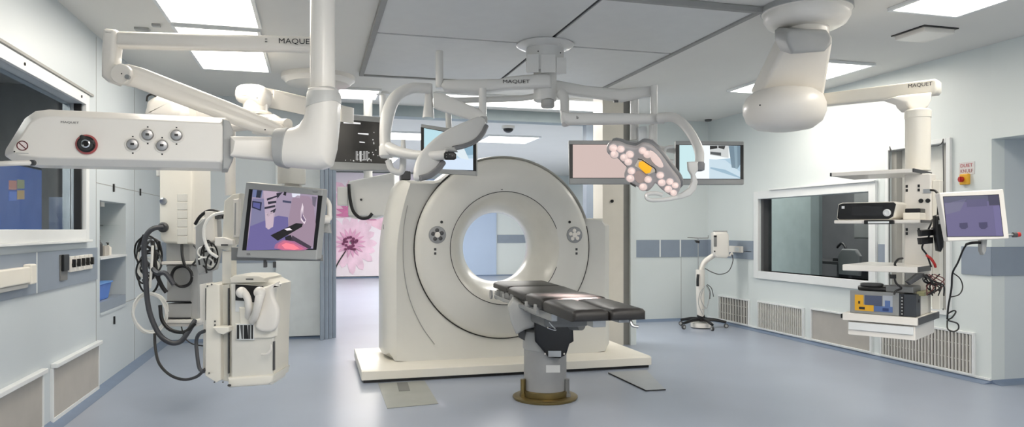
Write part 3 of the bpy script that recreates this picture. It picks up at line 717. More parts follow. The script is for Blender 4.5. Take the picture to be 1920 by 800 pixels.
# head: chamfered casting
sil = [(66, 208), (90, 205), (425, 221), (433, 231), (436, 300), (427, 316), (60, 309), (22, 301), (8, 292), (10, 280), (46, 222)]
fro = [(76, 219), (94, 217), (414, 231), (418, 238), (418, 298), (413, 303), (72, 295), (38, 291), (25, 285), (26, 276), (57, 229)]
S = outline_px(sil, P0-n0*.06, n0); Fr = outline_px(fro, P0, n0); cen = sum(S, V())/len(S)
S2 = [p-n0*.22 for p in S]; S3 = [cen+(p-cen)*.93-n0*.27 for p in S]
MB().loft([Fr, S, S2, S3]).build('service_head', M_white, t, bevel=.008, ang=30, seg=3)
ins = [(88, 224), (404, 237), (404, 296), (74, 289), (36, 284), (34, 279), (64, 232)]
def face(x, y, off=0.0): return onP(x, y, P0+n0*off, n0)
# end collar
MB().pillow(outline_px([(417, 222), (430, 226), (438, 245), (438, 295), (428, 317), (417, 317)], P0+n0*.004, n0), n0, .27, .012).build('end_collar', M_grey, t)
# red outlet
c = face(163, 271, .0)
r1 = MB().lathe(c, [(.052, 0), (.054, .012), (.048, .02), (0, .02)], ax=n0, n=32).build('red_outlet', M_pinkred, t)
MB().lathe(c, [(.044, .02), (.044, .028), (.036, .036), (.02, .036)], ax=n0, n=32).build('outlet_rim', M_blk, r1)
MB().lathe(c, [(.022, .036), (.022, .05), (.016, .052), (.014, .03)], ax=n0, n=24).build('socket', M_chrome, r1)
MB().lathe(c, [(.013, .04), (0, .04)], ax=n0, n=20).build('socket_hole', M_blk, r1)
MB().pillow(outline_px([(149, 258), (149, 254), (153, 252), (158, 254), (163, 261), (176, 262), (178, 272), (168, 264), (158, 266), (150, 270), (152, 263)], P0+n0*.04, n0), n0, .02, .004).build('cover_flap', M_blk, r1)
# four gas outlets
for x, y in ((249, 271), (277, 253), (304, 273), (331, 254)):
    c = face(x, y); g_ = MB().lathe(c, [(.041, 0), (.041, .006), (.034, .009), (.034, .004)], ax=n0, n=32).build('gas_outlet', M_white, t)
    MB().lathe(c, [(.03, .004), (.03, .016), (.026, .024), (.012, .026), (0, .026)], ax=n0, n=32).build('steel_ring', mat('satin_steel', (150, 150, 152), .28, metal=.9), g_)
    MB().cbox(c+n0*.028, .018, .014, .012, X=ex, Y=n0).build('outlet_hole', M_blk, g_)
    for dy in (-15, 16): MB().cbox(face(x, y+dy, .0006), .008, .0015, .008, X=ex, Y=n0).build('outlet_mark', M_ink, g_)
# prohibition mark
c = face(42, 273)
s_ = MB().lathe(c, [(.0, .0015), (.026, .0015), (.027, 0)], ax=n0, n=32).build('warning_sticker', mat('sticker_white', (232, 220, 218), .5), t)
MB().tube([c+n0*.002+(ex*math.cos(a)+ZV*math.sin(a))*.024 for a in [i*math.pi/16 for i in range(32)]], .0028, n=6, sm=1, closed=True).build('ring', mat('sign_dark_red', (96, 30, 36), .5), s_)
MB().tube([c+n0*.002+(ex*-.7+ZV*.7)*.024, c+n0*.002+(ex*.7-ZV*.7)*.024], .0026, n=6, sm=1).build('bar', mat('sign_dark_red', (96, 30, 36), .5), s_)
MB().cyl(face(27, 284), face(27, 284, .002), .004, n=10).build('screw', M_ink, t)
MB().cbox(face(42, 287, .001), .055, .0015, .003, X=ex, Y=n0).build('fine_line', M_grey, t)
lettering('MAQUET', face(114, 231, .0), ex, ZV, .013, M_dgrey, t, width=.085)
# handle rod sticking out at lower left
MB().tube([pix(-30, 308, 3.7), pix(20, 306, 3.72), pix(58, 305, 3.78), pix(66, 306, 3.8)], .014, n=12).build('grab_handle', M_white, t)
MB().cyl(pix(59, 305, 3.77), pix(63, 305, 3.79), .0155, n=12).build('handle_slot', M_dgrey, t)
# link, elbow, column
lk = nrm(-6)
MB().pillow([pix(428, 254, 4.15), pix(530, 255, 4.28), pix(530, 301, 4.28), pix(428, 292, 4.15)], lk, .2, .03).build('link', M_white, t)
pairs = [((521, 243), (521, 311)), ((545, 242), (545, 314)), ((557, 239), (574, 317)), ((566, 233), (604, 318)), ((573, 222), (622, 312)), ((577, 208), (630, 280)), ((579, 192), (634, 235)), ((580, 176), (636, 196)), ((581, 170), (634, 170))]
def oval(pa, pb, hw, n=28, e=.75):
    m_ = (pa+pb)/2; u = (pa-pb)/2; r_ = []
    for i in range(n):
        a_ = 2*math.pi*i/n; c_, s_ = math.cos(a_), math.sin(a_)
        r_.append(m_+u*math.copysign(abs(c_)**e, c_)+FV*hw*math.copysign(abs(s_)**e, s_))
    return r_
MB().loft([oval(pix(*a_, 4.27), pix(*b_, 4.27), .125) for a_, b_ in pairs]).build('elbow', M_white, t, ang=50, bevel=.01)
MB().loft([oval(pix(522, 242, 4.27), pix(522, 312, 4.27), .13), oval(pix(547, 240, 4.27), pix(538, 316, 4.27), .13)]).build('elbow_collar', M_grey, t, ang=50, bevel=.006)
MB().loft([oval(pix(577, 206, 4.27), pix(637, 192, 4.27), .131), oval(pix(579, 178, 4.27), pix(636.5, 176, 4.27), .128), oval(pix(584, 169, 4.27), pix(631, 166, 4.27), .09)]).build('column_collar', mat('warm_light_grey', (200, 200, 197), .4), t, ang=50)
cc = pix(605, 170, 4.27); ctop = 3.3-cc.z
MB().lathe(V((cc.x, cc.y, cc.z)), [(.072, -.02), (.072, ctop-.08), (.073, ctop-.06)], n=40).build('column', M_white, t, ang=60)
MB().lathe(V((cc.x, cc.y, 3.3)), [(.25, 0), (.26, -.02), (.24, -.08), (.074, -.12)]).build('ceiling_flange', M_white, t)
# ================================================================ ARM WITH LETTERING, SPRING ARM, MONITOR
t = thing('lettered_spring_arm', 'long white horizontal arm with black lettering, elbow and slanting spring arm', 'arm', (pix(606, 80, 4.75).x, pix(606, 80, 4.75).y, 3.3))
A = pix(208, 70, 4.45); B = pix(606, 82, 4.75); 
ax_ = (B-A).normalized(); up_ = ZV
MB().pillow([pix(x, y, 4.4+.3*(x-200)/400) for x, y in ((212, 56), (600, 67), (600, 96), (212, 87))], nrm(-6), .10, .035, steps=6).build('upper_arm', M_white, t, ang=60)
MB().pillow([pix(x, y, 4.39) for x, y in ((190, 53), (196, 51), (212, 53), (216, 58), (214, 110), (212, 118), (222, 122), (222, 150), (212, 157), (198, 152), (187, 142), (187, 100))], -FV, .11, .03, steps=5).build('arm_elbow', M_white, t, ang=60)
MB().pillow([pix(x, y, 4.37+.35*(x-210)/320) for x, y in ((215, 120), (235, 118), (260, 125), (420, 188), (520, 231), (532, 240), (528, 250), (505, 253), (470, 246), (240, 160), (222, 157), (206, 140))], nrm(-10), .11, .03, steps=5).build('spring_arm', M_white, t, ang=60)
c = pix(228, 139, 4.36); MB().lathe(c, [(.062, -.02), (.062, .008), (.056, .014), (0, .014)], ax=-FV, n=32).build('joint_cap', M_white, t)
c = pix(241, 145, 4.35); MB().cyl(c, c-FV*.02, .014, n=14).build('joint_knob', M_steel, t)
MB().cyl(pix(228, 138, 4.345), pix(228, 138, 4.34), .004, n=8).build('screw', M_ink, t)
MB().cyl(pix(497, 243, 4.64), pix(497, 243, 4.63), .005, n=8).build('screw', M_ink, t)
nA = nrm(-6); lp = pix(524, 83, 4.4+.3*(324)/400)
d0 = 4.4+.3*(324)/400; d1 = 4.4+.3*(392)/400
p = pix(523, 83, d0-.006); q = pix(592, 85, d1-.006); lettering('MAQUET', p, q-p, ZV, .04, M_ink, t, width=.225)
for y in (73, 78): MB().cbox(pix(499, y, 4.4+.3*(299)/400-.004), .014, .004, .003, X=RV, Y=FV).build('arm_mark', M_ink, t)
pc = pix(547, 300, 4.78)
MB().lathe(V((pc.x, pc.y, 0)), [(.088, pix(547, 345, 4.78).z), (.09, pix(547, 340, 4.78).z), (.09, pix(547, 262, 4.78).z), (.07, pix(547, 240, 4.78).z), (.0, pix(547, 238, 4.78).z)], n=36).build('drop_tube', M_cream, t)
uc = pix(606, 82, 4.78)
MB().cyl(V((uc.x, uc.y, uc.z-.06)), V((uc.x, uc.y, 3.3)), .055).build('ceiling_column', M_white, t)
MB().lathe(V((uc.x, uc.y, 3.3)), [(.1, 0), (.1, -.03), (.056, -.04)]).build('ceiling_flange', M_white, t)
# ---- monitor showing the CT room
def monitor(name, label, outer, inner, P0, n, th, m_frame=M_grey, group=None, bev=.008, cat='monitor', gl=None):
    n = n.normalized(); Q = [onP(x, y, P0, n) for x, y in outer]; cen = sum(Q, V())/4
    t = thing(name, label, cat, V((cen.x, cen.y, min(q.z for q in Q))), group)
    MB().prism(Q, -n*th).build('housing', m_frame, t, bevel=bev, seg=3)
    MB().prism([cen+(q-cen)*.6-n*th for q in Q], -n*.03).build('back_cover', M_grey, t, bevel=.01)
    I = [onP(x, y, P0+n*.002, n) for x, y in inner]
    s = MB().prism(I, -n*.006).build('screen', M_blk, t)
    def poly(pts, col, k=1, es=1.0, nm='picture_area'):
        off = n*(.0025+.0004*k)
        return MB().prism([onP(x, y, P0+off, n) for x, y in pts], -n*.0003).build(nm, glow(col, es), s)
    return t, s, poly, n, P0
n1 = nrm(-14, -4); Pm = pix(530, 414, 4.62)
t, s, poly, n_, P_ = monitor('display_monitor', 'grey tilted monitor showing a live picture of the scanner room with violet floor', 
    [(461, 341), (605, 355), (593, 487), (443, 482)], [(467, 354), (604, 367), (593, 468), (454, 469)], Pm, n1, .07)
poly([(474, 355), (596, 366), (587, 466), (462, 469)], (164, 150, 172), 0, .8)          # wall
poly([(474, 372), (505, 372), (505, 410), (469, 424)], (128, 126, 160), 1, .8)
poly([(469, 424), (505, 410), (522, 404), (540, 407), (541, 440), (577, 464), (587, 466), (462, 469)], (112, 104, 160), 2, .75)   # floor
poly([(474, 355), (493, 357), (490, 371), (473, 369)], (110, 120, 160), 1, .8); poly([(482, 356), (491, 357), (488, 371), (480, 370)], (40, 45, 60), 2, .8)
poly([(473, 376), (491, 379), (489, 395), (472, 389)], (40, 44, 72), 2, .7); poly([(475, 379), (488, 381), (487, 392), (474, 387)], (90, 92, 150), 3, .8)
poly([(494, 357), (520, 359), (516, 392), (512, 425), (502, 430), (498, 420), (496, 390)], (184, 166, 184), 3, .85)   # equipment
for q in ([(500, 372), (520, 366), (519, 369), (501, 376)], [(496, 388), (516, 384), (516, 388), (496, 392)], [(502, 378), (518, 376), (518, 380), (503, 383)], [(508, 395), (518, 390), (515, 398), (505, 402)], [(518, 362), (530, 360), (520, 372)], [(500, 402), (504, 398), (506, 404), (502, 406)]): poly(q, (46, 44, 58), 4, .8)
poly([(498, 400), (512, 396), (512, 424), (504, 430), (498, 426)], (196, 176, 190), 4, .85)
poly([(530, 375), (546, 377), (546, 381), (530, 379)], (70, 72, 100), 3, .8, 'room_sign')
poly([(547, 362), (563, 363), (562, 371), (548, 369)], (220, 222, 235), 3, .9); poly([(533, 359), (537, 360), (536, 367), (531, 365)], (30, 30, 36), 4, .8)
poly([(548, 372), (558, 366), (580, 368), (588, 380), (592, 420), (586, 462), (577, 464), (540, 440), (541, 410)], (160, 138, 156), 3, .8)  # gantry
poly([(567, 380), (569, 388), (568, 402), (574, 412), (571, 420), (564, 412), (564, 395)], (225, 210, 220), 4, .9)
poly([(566, 392), (568, 404), (573, 413), (570, 416), (565, 408)], (120, 100, 130), 5, .8)
poly([(507, 441), (555, 418), (568, 419), (566, 425), (521, 451)], (26, 22, 26), 6, .6, 'picture_table')
poly([(533, 429), (543, 427), (548, 431), (538, 432)], (235, 225, 230), 7, 1.0)
poly([(534, 444), (545, 440), (550, 452), (545, 460), (536, 452)], (36, 30, 42), 5, .6); poly([(548, 441), (584, 462), (582, 466), (566, 464), (545, 453)], (74, 62, 78), 5, .6)
poly([(516, 458), (530, 449), (552, 452), (578, 466), (570, 469), (530, 469), (514, 465)], (176, 110, 150), 8, .75, 'pink_glow')
poly([(522, 458), (533, 451), (550, 455), (571, 466), (562, 469), (532, 468), (520, 464)], (208, 110, 140), 9, .8, 'pink_glow')
poly([(528, 459), (536, 455), (550, 458), (562, 466), (552, 468), (534, 466)], (244, 130, 146), 10, .9, 'pink_glow')
poly([(585, 368), (594, 369), (591, 388), (586, 384)], (120, 112, 130), 5, .7)
lettering('MAQUET', onP(586, 361, P_, n_), onP(600, 361, P_, n_)-onP(586, 361, P_, n_), ZV, .008, M_mgrey, t)
MB().cbox(onP(467, 476, P_+n_*.001, n_), .03, .002, .014, X=RV, Y=n_).build('badge', M_mgrey, t)
# bar under/behind the monitor and handle at right
fb = MB().pillow([pix(x, y, 4.78) for x, y in ((433, 462), (602, 478), (603, 489), (433, 488))], -FV, .05, .006).build('rear_bracket', M_mgrey, t)
MB().tube([pix(x, y, 4.72) for x, y in ((600, 371), (610, 373), (617, 383), (618, 400), (617, 410), (600, 411))], .016, n=12).build('grab_handle', M_white, t)
MB().cyl(pix(604, 411, 4.7), pix(618, 411, 4.72), .028).build('handle_joint', M_white, t)
MB().cyl(pix(603, 411, 4.66), pix(605, 411, 4.66), .018, n=14).build('handle_screw', M_mgrey, t)
MB().pillow([pix(x, y, 4.75) for x, y in ((600, 418), (617, 420), (619, 437), (600, 436))], -FV, .05, .008).build('handle_block', M_grey, t)
MB().cbox(pix(497, 494, 4.75), .02, .02, .05).cyl(pix(499, 490, 4.75), pix(499, 500, 4.75), .008, n=8).build('cable_clip', M_dgrey, t)
MB().pillow([pix(x, y, 4.8) for x, y in ((533, 335), (562, 335), (562, 420), (533, 420))], -FV, .06, .01).build('mount', M_white, t)
# ================================================================ SUPPLY PENDANT BEHIND: flange, arms, tower with shelves
t = thing('supply_pendant', 'white supply pendant with domed arm joint and a hanging tower of grey drawers and shelves', 'pendant', V((pix(597, 146, 8.45).x, pix(597, 146, 8.45).y, 3.3)))
c = V(t['_w'])
MB().lathe(c, [(.42, 0), (.42, -.05), (.40, -.06), (.36, -.10), (.14, -.13)]).build('ceiling_flange', M_white, t)
e1 = pix(597, 210, 8.3); MB().cyl(V((c.x, c.y, 3.2)), V((c.x, c.y, e1.z-.1)), .12).build('column', M_white, t)
h = pix(465, 180, 7.35)
MB().pillow([pix(x, y, 7.2+.9*(x-440)/190) for x, y in ((478, 164), (500, 165), (640, 198), (640, 228), (480, 198))], nrm(-35), .2, .02).build('upper_arm', M_white, t)
MB().pillow([pix(x, y, 7.15) for x, y in ((437, 168), (442, 159), (456, 155), (480, 156), (494, 163), (496, 180), (490, 196), (478, 196), (462, 191), (448, 191), (438, 184))], -FV, .28, .07, steps=6, sm=2).build('hub_cap', M_white, t, ang=60)
p = pix(505, 179, 7.2+.9*65/190-.01); q = pix(523, 182, 7.2+.9*83/190-.01); lettering('MAQUET', p, q-p, ZV, .028, M_mgrey, t, width=.13)
hc = pix(479, 205, 7.28)
MB().lathe(V((hc.x, hc.y, pix(479, 216, 7.28).z)), [(.15, 0), (.16, .02), (.15, .035), (.12, .04), (.12, .16)]).build('hub_neck', M_white, t)
MB().pillow([pix(x, y, 7.1) for x, y in ((464, 214), (510, 212), (525, 222), (531, 238), (520, 252), (470, 250))], -FV, .24, .05, steps=5).build('lower_hub', M_white, t)
MB().pillow([pix(x, y, 6.05+.9*(x-270)/230) for x, y in ((322, 186), (500, 222), (500, 248), (322, 222))], nrm(-40), .2, .03).build('lower_arm', M_white, t)
MB().pillow([pix(x, y, 6.02) for x, y in ((270, 200), (273, 188), (286, 179), (300, 177), (318, 180), (330, 188), (330, 222), (270, 222))], -FV, .26, .06, steps=6, sm=2).build('arm_end_cap', M_white, t, ang=60)
MB().tube([pix(275, 190, 6.0), pix(277, 180, 6.0), pix(285, 177, 6.0), pix(292, 180, 6.05)], .008, n=8).build('arm_cable', M_cable, t)
D = 6.05
MB().cyl(pix(318, 215, D+.15), pix(322, 330, D+.15), .12).build('drop_column', M_white, t)
MB().pillow([pix(x, y, D-.07) for x, y in ((297, 300), (362, 300), (363, 458), (308, 456), (300, 450), (297, 430))], nrm(-8), .28, .025).build('outlet_box', M_cream, t)
for i in range(6):
    y = 363+i*16
    MB().cbox(pix(342, y+7, D-.07), .085, .006, .062, X=RV, Y=FV).build('outlet_plate', mat('outlet_plate', (218, 216, 208), .4), t, bevel=.004)
MB().lathe(pix(307, 377, D-.07), [(.03, 0), (.03, .01), (.02, .015), (0, .015)], ax=-FV, n=20).build('round_socket', M_steel, t)
MB().lathe(pix(307, 426, D-.07), [(.042, 0), (.042, .02), (.03, .03), (0, .03)], ax=-FV, n=20).build('hose_socket', M_dgrey, t)
for y in (378, 385): MB().cyl(pix(366, y, D), pix(368, y, D), .012, n=10).build('side_socket', M_blk, t)
MB().pillow([pix(x, y, D) for x, y in ((311, 455), (356, 455), (356, 500), (311, 500))], -FV, .2, .01).build('upper_spine', M_grey, t)
def tray(y0, y1, xa, xb, d, dep, nm='shelf', m=M_white):
    MB().prism([pix(xa, y0, d), pix(xb, y0, d), pix(xb, y1, d), pix(xa, y1, d)], FV*dep).build(nm, m, t, bevel=.006)
tray(490, 496, 302, 373, D-.08, .42); tray(599, 606, 306, 374, D-.08, .42); 
for y0, y1 in ((497, 566), (569, 597)):
    q = MB().prism([pix(313, y0, D-.05), pix(359, y0, D-.05), pix(359, y1, D-.05), pix(313, y1, D-.05)], FV*.35).build('drawer', mat('drawer_grey', (172, 172, 170), .45), t, bevel=.004)
    MB().prism([pix(312, y1-2, D-.06), pix(357, y1-2, D-.06), pix(357, y1, D-.06), pix(312, y1, D-.06)], FV*.01).build('drawer_lip', M_blk, q)
MB().prism([pix(359, 497, D-.04), pix(371, 500, D-.02), pix(371, 598, D-.02), pix(359, 598, D-.04)], FV*.3).build('side_channel', M_grey, t, bevel=.004)
tray(606, 612, 312, 368, D-.06, .36, 'lower_shelf')
# ================================================================ SERVICE TOWER WITH HANDLES (in front of the folding door wall)
t = thing('hanging_service_tower', 'tall white hanging equipment tower with two curved handles and slotted front door', 'tower', V((pix(455, 725, 5.0).x, pix(455, 725, 5.0).y, pix(455, 725, 5.0).z)))
D = 5.0
def sl(name, pts, d, th, m=M_cream, r=.008, yaw=0, parent=None, **k): return MB().pillow([pix(x, y, d) for x, y in pts], nrm(yaw), th, r).build(name, m, parent or t, **k)
sl('main_body', [(429, 526), (434, 519), (492, 519), (520, 533), (517, 600), (514, 706), (508, 722), (429, 727)], D+.02, .34, r=.03)
dr = sl('front_door', [(433, 530), (516, 536), (514, 606), (511, 702), (434, 708)], D-.01, .04, mat('warm_white_door', (222, 220, 212), .4), r=.008)
sl('top_cap', [(430, 521), (438, 516), (485, 516), (497, 521), (497, 529), (432, 531)], D-.03, .36, r=.012)
MB().cbox(pix(468, 523, D-.035), .05, .006, .007, X=RV, Y=FV).build('cap_slot', M_dgrey, t)
sl('bottom_bumper', [(426, 708), (513, 702), (510, 716), (500, 722), (427, 727)], D-.035, .38, r=.02)
for x in (429, 431): MB().cyl(pix(x, 722, D-.04), pix(x, 722, D-.05), .009, n=10).build('bumper_screw', M_blk, t)
vd = sl('recess', [(441, 533), (493, 536), (492, 567), (441, 566)], D-.018, .02, M_blk, r=.003)
sl('label_card', [(441, 563), (458, 564), (458, 584), (441, 584)], D-.022, .02, M_trim, r=.002)
bt = sl('front_cowl', [(447, 575), (470, 577), (492, 570), (520, 575), (523, 597), (519, 630), (508, 634), (441, 636), (440, 606), (449, 606)], D-.035, .05, r=.015)
sl('slot_panel', [(443, 607), (476, 607), (476, 637), (443, 637)], D-.04, .02, M_trim, r=.003)
for i, (a0, b0) in enumerate(((444, 448), (450, 455), (457, 463), (465, 469), (471, 474))):
    sl('slot', [(a0, 609), (b0, 609), (b0+(2 if i in (2,) else 0), 635), (a0+(3 if i == 1 else 0), 635)], D-.045, .008, M_blk if i % 2 == 0 else M_dgrey, r=.001)
def hook(pts, r, nm='curved_handle'):
    return MB().tube([pix(x, y, d) for x, y, d in pts], r, n=16).build(nm, M_white, t, ang=60)
hook([(450, 546, D-.12), (459, 550, D-.14), (465, 562, D-.15), (466, 578, D-.13), (466, 592, D-.04)], [.03, .026, .024, .024, .026]); MB().ball(pix(453, 548, D-.13), .038).build('handle_knob', M_white, t)
hook([(489, 546, D-.14), (487, 556, D-.16), (484, 570, D-.16), (479, 588, D-.12), (474, 600, D-.05)], [.032, .03, .027, .026, .03]); MB().ball(pix(487, 548, D-.15), .04).build('handle_knob', M_white, t)
MB().pillow([pix(x, y, D-.1) for x, y in ((488, 542), (500, 536), (515, 532), (530, 531), (518, 538), (513, 545), (515, 560), (523, 580), (523, 600), (518, 615), (508, 622), (490, 622), (478, 612), (484, 590), (488, 570), (490, 552))], nrm(10), .07, .025, steps=5, sm=2).build('moulded_arm_rest', M_white, t, ang=60)
MB().tube([pix(x, y, D-.1) for x, y in ((508, 645), (508, 655), (501, 663), (490, 664))], .008, n=8).build('lower_trim_bead', M_white, t)
sl('side_rail', [(511.5, 640), (513.5, 640), (513.5, 694), (511.5, 694)], D-.015, .03, M_dgrey, r=.001)
sl('left_column', [(386, 532), (404, 531), (412, 534), (414, 712), (405, 717), (384, 704)], D+.0, .25, r=.01)
sl('mid_column', [(413, 534), (431, 532), (431, 716), (413, 712)], D+.05, .2, mat('cream_shade', (214, 212, 203), .4), r=.008)
sl('column_slot', [(427, 540), (429, 540), (429, 700), (427, 700)], D-.0, .02, M_dgrey, r=.001)
sl('left_wing', [(374, 533), (388, 530), (388, 702), (380, 698), (381, 604), (375, 600)], D+.1, .12, M_white, r=.005)
sl('wing_slot', [(385, 540), (387, 540), (387, 600), (385, 600)], D+.05, .02, M_blk, r=.001)
sl('side_ledge', [(398, 613), (429, 613), (429, 621), (418, 627), (408, 624)], D-.09, .12, r=.006)
for y in (602, 609): MB().cyl(pix(403, y, D-.002), pix(403, y, D-.012), .006, n=8).build('screw', M_blk, t)
for x, y in ((392, 699), (402, 716), (418, 716), (389, 536), (397, 533)): MB().cyl(pix(x, y, D-.004), pix(x, y, D-.015), .006, n=8).build('screw', M_dgrey, t)
# upper mast
sl('mast', [(416, 470), (434, 470), (434, 532), (416, 532)], D+.06, .1, r=.006)
sl('mast_head', [(420, 376), (436, 364), (450, 362), (449, 456), (434, 459), (428, 470), (410, 466), (405, 458), (416, 446)], D+.02, .12, mat('cream_shade', (214, 212, 203), .4), r=.01)
sl('handset_holder', [(437, 373), (448, 372), (447, 443), (437, 445)], D-.03, .05, M_white, r=.008)
sl('handset_slot', [(440, 380), (442, 380), (441, 440), (439, 440)], D-.035, .01, M_grey, r=.001)
sl('mast_bracket', [(402, 445), (420, 444), (436, 450), (436, 458), (412, 462), (402, 460)], D-.03, .1, M_white, r=.008)
MB().cbox(pix(421, 459, D-.06), .045, .01, .012, X=RV, Y=FV).build('dark_label', M_dgrey, t)
sl('upper_plate', [(384, 396), (400, 396), (402, 450), (390, 455), (384, 440)], D+.12, .06, M_white, r=.006)
# support from above, hidden by the service head
MB().cyl(pix(432, 366, D+.09), pix(432, 245, D+.09), .035).build('hanger_tube', M_white, t)
MB().tube([pix(432, 250, D+.09), pix(440, 238, D+.09), pix(500, 232, D-.05), pix(540, 232, 4.78)], .035, n=12, sm=4).build('hanger_arm', M_white, t)
# ================================================================ HOSES AND CABLES AT LEFT
def hose(name, pts, r, m, label, cat='cable', group=None, closed=False, n=8):
    ob = MB().tube([pix(*p) for p in pts], r, n=n, closed=closed).build(name, m)
    return tag(ob, label, cat, group)
hose('gas_hose', [(305, 426, 5.93), (288, 428, 5.88), (275, 440, 5.86), (270, 462, 5.85), (272, 500, 5.85), (276, 560, 5.85), (284, 596, 5.85), (300, 628, 5.85), (320, 642, 5.85), (338, 640, 5.88), (350, 626, 5.9), (366, 600, 5.98)], .021, M_hose, 'thick dark grey hose looping down from the round socket of the supply tower', 'hose', n=12)
hose('gas_hose', [(290, 625, 5.8), (291, 650, 5.75), (298, 680, 5.6), (318, 702, 5.5), (344, 711, 5.4), (368, 706, 5.2), (384, 692, 5.0)], .011, M_cable, 'long black hose hanging lowest under the supply tower', 'hose')
hose('gas_hose', [(384, 620, 5.05), (373, 626, 5.08), (368, 640, 5.1), (370, 668, 5.08), (374, 690, 5.06), (382, 696, 5.0)], .013, M_hose, 'short thick dark hose at the lower left edge of the tower with curved handles', 'hose')
def coil(name, cx, cy, rx, ry, d, r, m, label, turns=3, jit=3, group=None):
    pts = []; k = 14*turns
    for i in range(k+1):
        a = 2*math.pi*i/14; f = 1+random.uniform(-.03, .03)+.03*math.sin(i*.9)
        pts.append((cx+rx*f*math.cos(a)+jit*math.sin(i*.37), cy+ry*f*math.sin(a)+jit*math.cos(i*.29), d+.012*i/14))
    return hose(name, pts, r, m, label, 'cable', group, n=8)
coil('cable_coil', 341, 518, 19, 19, 5.92, .0075, M_cable, 'neat black cable coil hanging in front of the grey drawers', 4, 1.0)
hose('power_cable', [(341, 458, 5.95), (342, 478, 5.92), (346, 495, 5.9), (352, 502, 5.9)], .012, M_cable, 'black cable dropping from the tower box to the round black coil')
coil('cable_coil', 281, 586, 32, 36, 5.95, .007, M_wcable, 'large white cable coil hanging at the left of the supply tower', 4, 2.5)
hose('white_tube', [(286, 460, 5.9), (284, 500, 5.88), (281, 540, 5.88)], .011, M_wcable, 'straight pale tube hanging beside the thick grey hose')
rnd = random.Random(3)
for i in range(11):
    cx_, cy_ = rnd.uniform(270, 286), rnd.uniform(468, 515); rx_, ry_ = rnd.uniform(12, 26), rnd.uniform(18, 42); a0_ = rnd.uniform(0, 6.28); sp_ = rnd.uniform(3.5, 6.5); dd = 5.97+.017*i
    pts = [(cx_+rx_*math.cos(a0_+sp_*k/8)+(k-4)*.7, cy_+ry_*math.sin(a0_+sp_*k/8), dd+.004*k) for k in range(9)]
    hose('tangled_cable', pts, .0075 if i % 3 else .012, [M_cable, M_cable, M_dgrey, M_wcable][i % 4], 'thin cable in the tangle hanging left of the supply tower', 'cable', 'tangle of cables left of the supply tower')
hose('power_cable', [(286, 452, 5.95), (288, 470, 5.93), (293, 510, 5.93), (303, 535, 5.95), (312, 548, 5.96)], .017, M_cable, 'thick black cable bundle rising from behind the thick hose to the drawers')
hose('power_cable', [(282, 500, 5.9), (296, 512, 5.86), (310, 512, 5.84), (326, 533, 5.84)], .02, M_hose, 'short thick grey sleeve crossing from the tangle to the black coil')
hose('power_cable', [(300, 572, 5.95), (304, 600, 5.92), (320, 618, 5.9), (346, 622, 5.9), (366, 606, 5.93)], .015, M_cable, 'thick black cable sagging under the lowest shelf of the supply tower')
hose('power_cable', [(340, 612, 5.9), (346, 632, 5.88), (360, 644, 5.86), (380, 648, 5.8)], .005, M_cable, 'thin black wire curving below the lower shelf towards the right tower')
hose('power_cable', [(364, 460, 6.0), (370, 470, 5.98), (368, 486, 5.97), (361, 496, 5.95)], .008, M_cable, 'thin black cable at the right edge of the cream outlet box')
for i in range(7):
    cx_, cy_ = rnd.uniform(378, 398), rnd.uniform(470, 500); rx_, ry_ = rnd.uniform(8, 17), rnd.uniform(10, 26); a0_ = rnd.uniform(0, 6.28); sp_ = rnd.uniform(3.0, 5.5); dd = 5.06+.012*i
    pts = [(cx_+rx_*math.cos(a0_+sp_*k/8), cy_+ry_*math.sin(a0_+sp_*k/8), dd+.003*k) for k in range(9)]
    hose('looped_wire', pts, .006, [M_cable, M_wcable][i % 2], 'thin wire looped between the two hanging towers', 'cable', 'wires looped between the hanging towers')
hose('white_tube', [(420, 398, 5.0), (400, 403, 4.98), (385, 420, 4.97), (383, 445, 4.97), (392, 470, 4.97), (408, 482, 4.98)], .011, M_wcable, 'white tube arching left from the mast beside the tilted monitor')
hose('looped_wire', [(366, 420, 5.3), (376, 405, 5.28), (392, 395, 5.26), (412, 398, 5.24), (420, 408, 5.2)], .012, M_cable, 'black cable arching over the top of the wires by the mast')
hose('looped_wire', [(366, 428, 5.35), (380, 412, 5.33), (396, 410, 5.3), (410, 405, 5.28)], .01, M_wcable, 'pale cable arching just below the black one by the mast')
t = thing('wire_tray', 'grey holder stuffed with wires between the cream box and the mast', 'holder', pix(385, 500, 5.45))
MB().pillow([pix(x, y, 5.17) for x, y in ((366, 425), (384, 408), (400, 412), (402, 470), (394, 506), (372, 515), (366, 490))], -FV, .15, .01).build('plate', M_grey, t)
MB().pillow([pix(x, y, 5.14) for x, y in ((382, 404), (396, 396), (414, 400), (408, 410), (390, 412))], -FV, .12, .01).build('dark_cap', M_dgrey, t)
# ================================================================ CENTRE: CEILING HUB WITH SURGICAL LIGHTS
M_sg = mat('surgical_white', (214, 214, 212), .38, coat=.15, var=.01)
hd = 6.87; hb = pix(1022, 100, hd); hx, hy = hb.x, hb.y
zz = lambda y, d=hd: pix(1022, y, d).z
t = thing('surgical_light_mount', 'white round ceiling mount with stacked cylinders, centre of the steel ceiling panels', 'mount', V((hx, hy, 3.265)))
MB().lathe(V((hx, hy, 3.262)), [(.275, 0), (.275, -.012), (.25, -.03), (.18, -.045)], n=48).build('flange', M_sg, t)
MB().lathe(V((hx, hy, 0)), [(.18, 3.22), (.18, zz(136)), (.17, zz(137))], n=48).build('drum', M_sg, t)
for x, y in ((1010, 77), (1050, 80), (1009, 96), (1051, 99)): MB().cyl(pix(x, y, hd-.18), pix(x, y, hd-.19), .006, n=8).build('screw', M_ink, t)
for x in (994, 1003): MB().cbox(pix(x, 111, hd-.17), .006, .02, .022, X=RV, Y=FV).build('slot', M_dgrey, t)
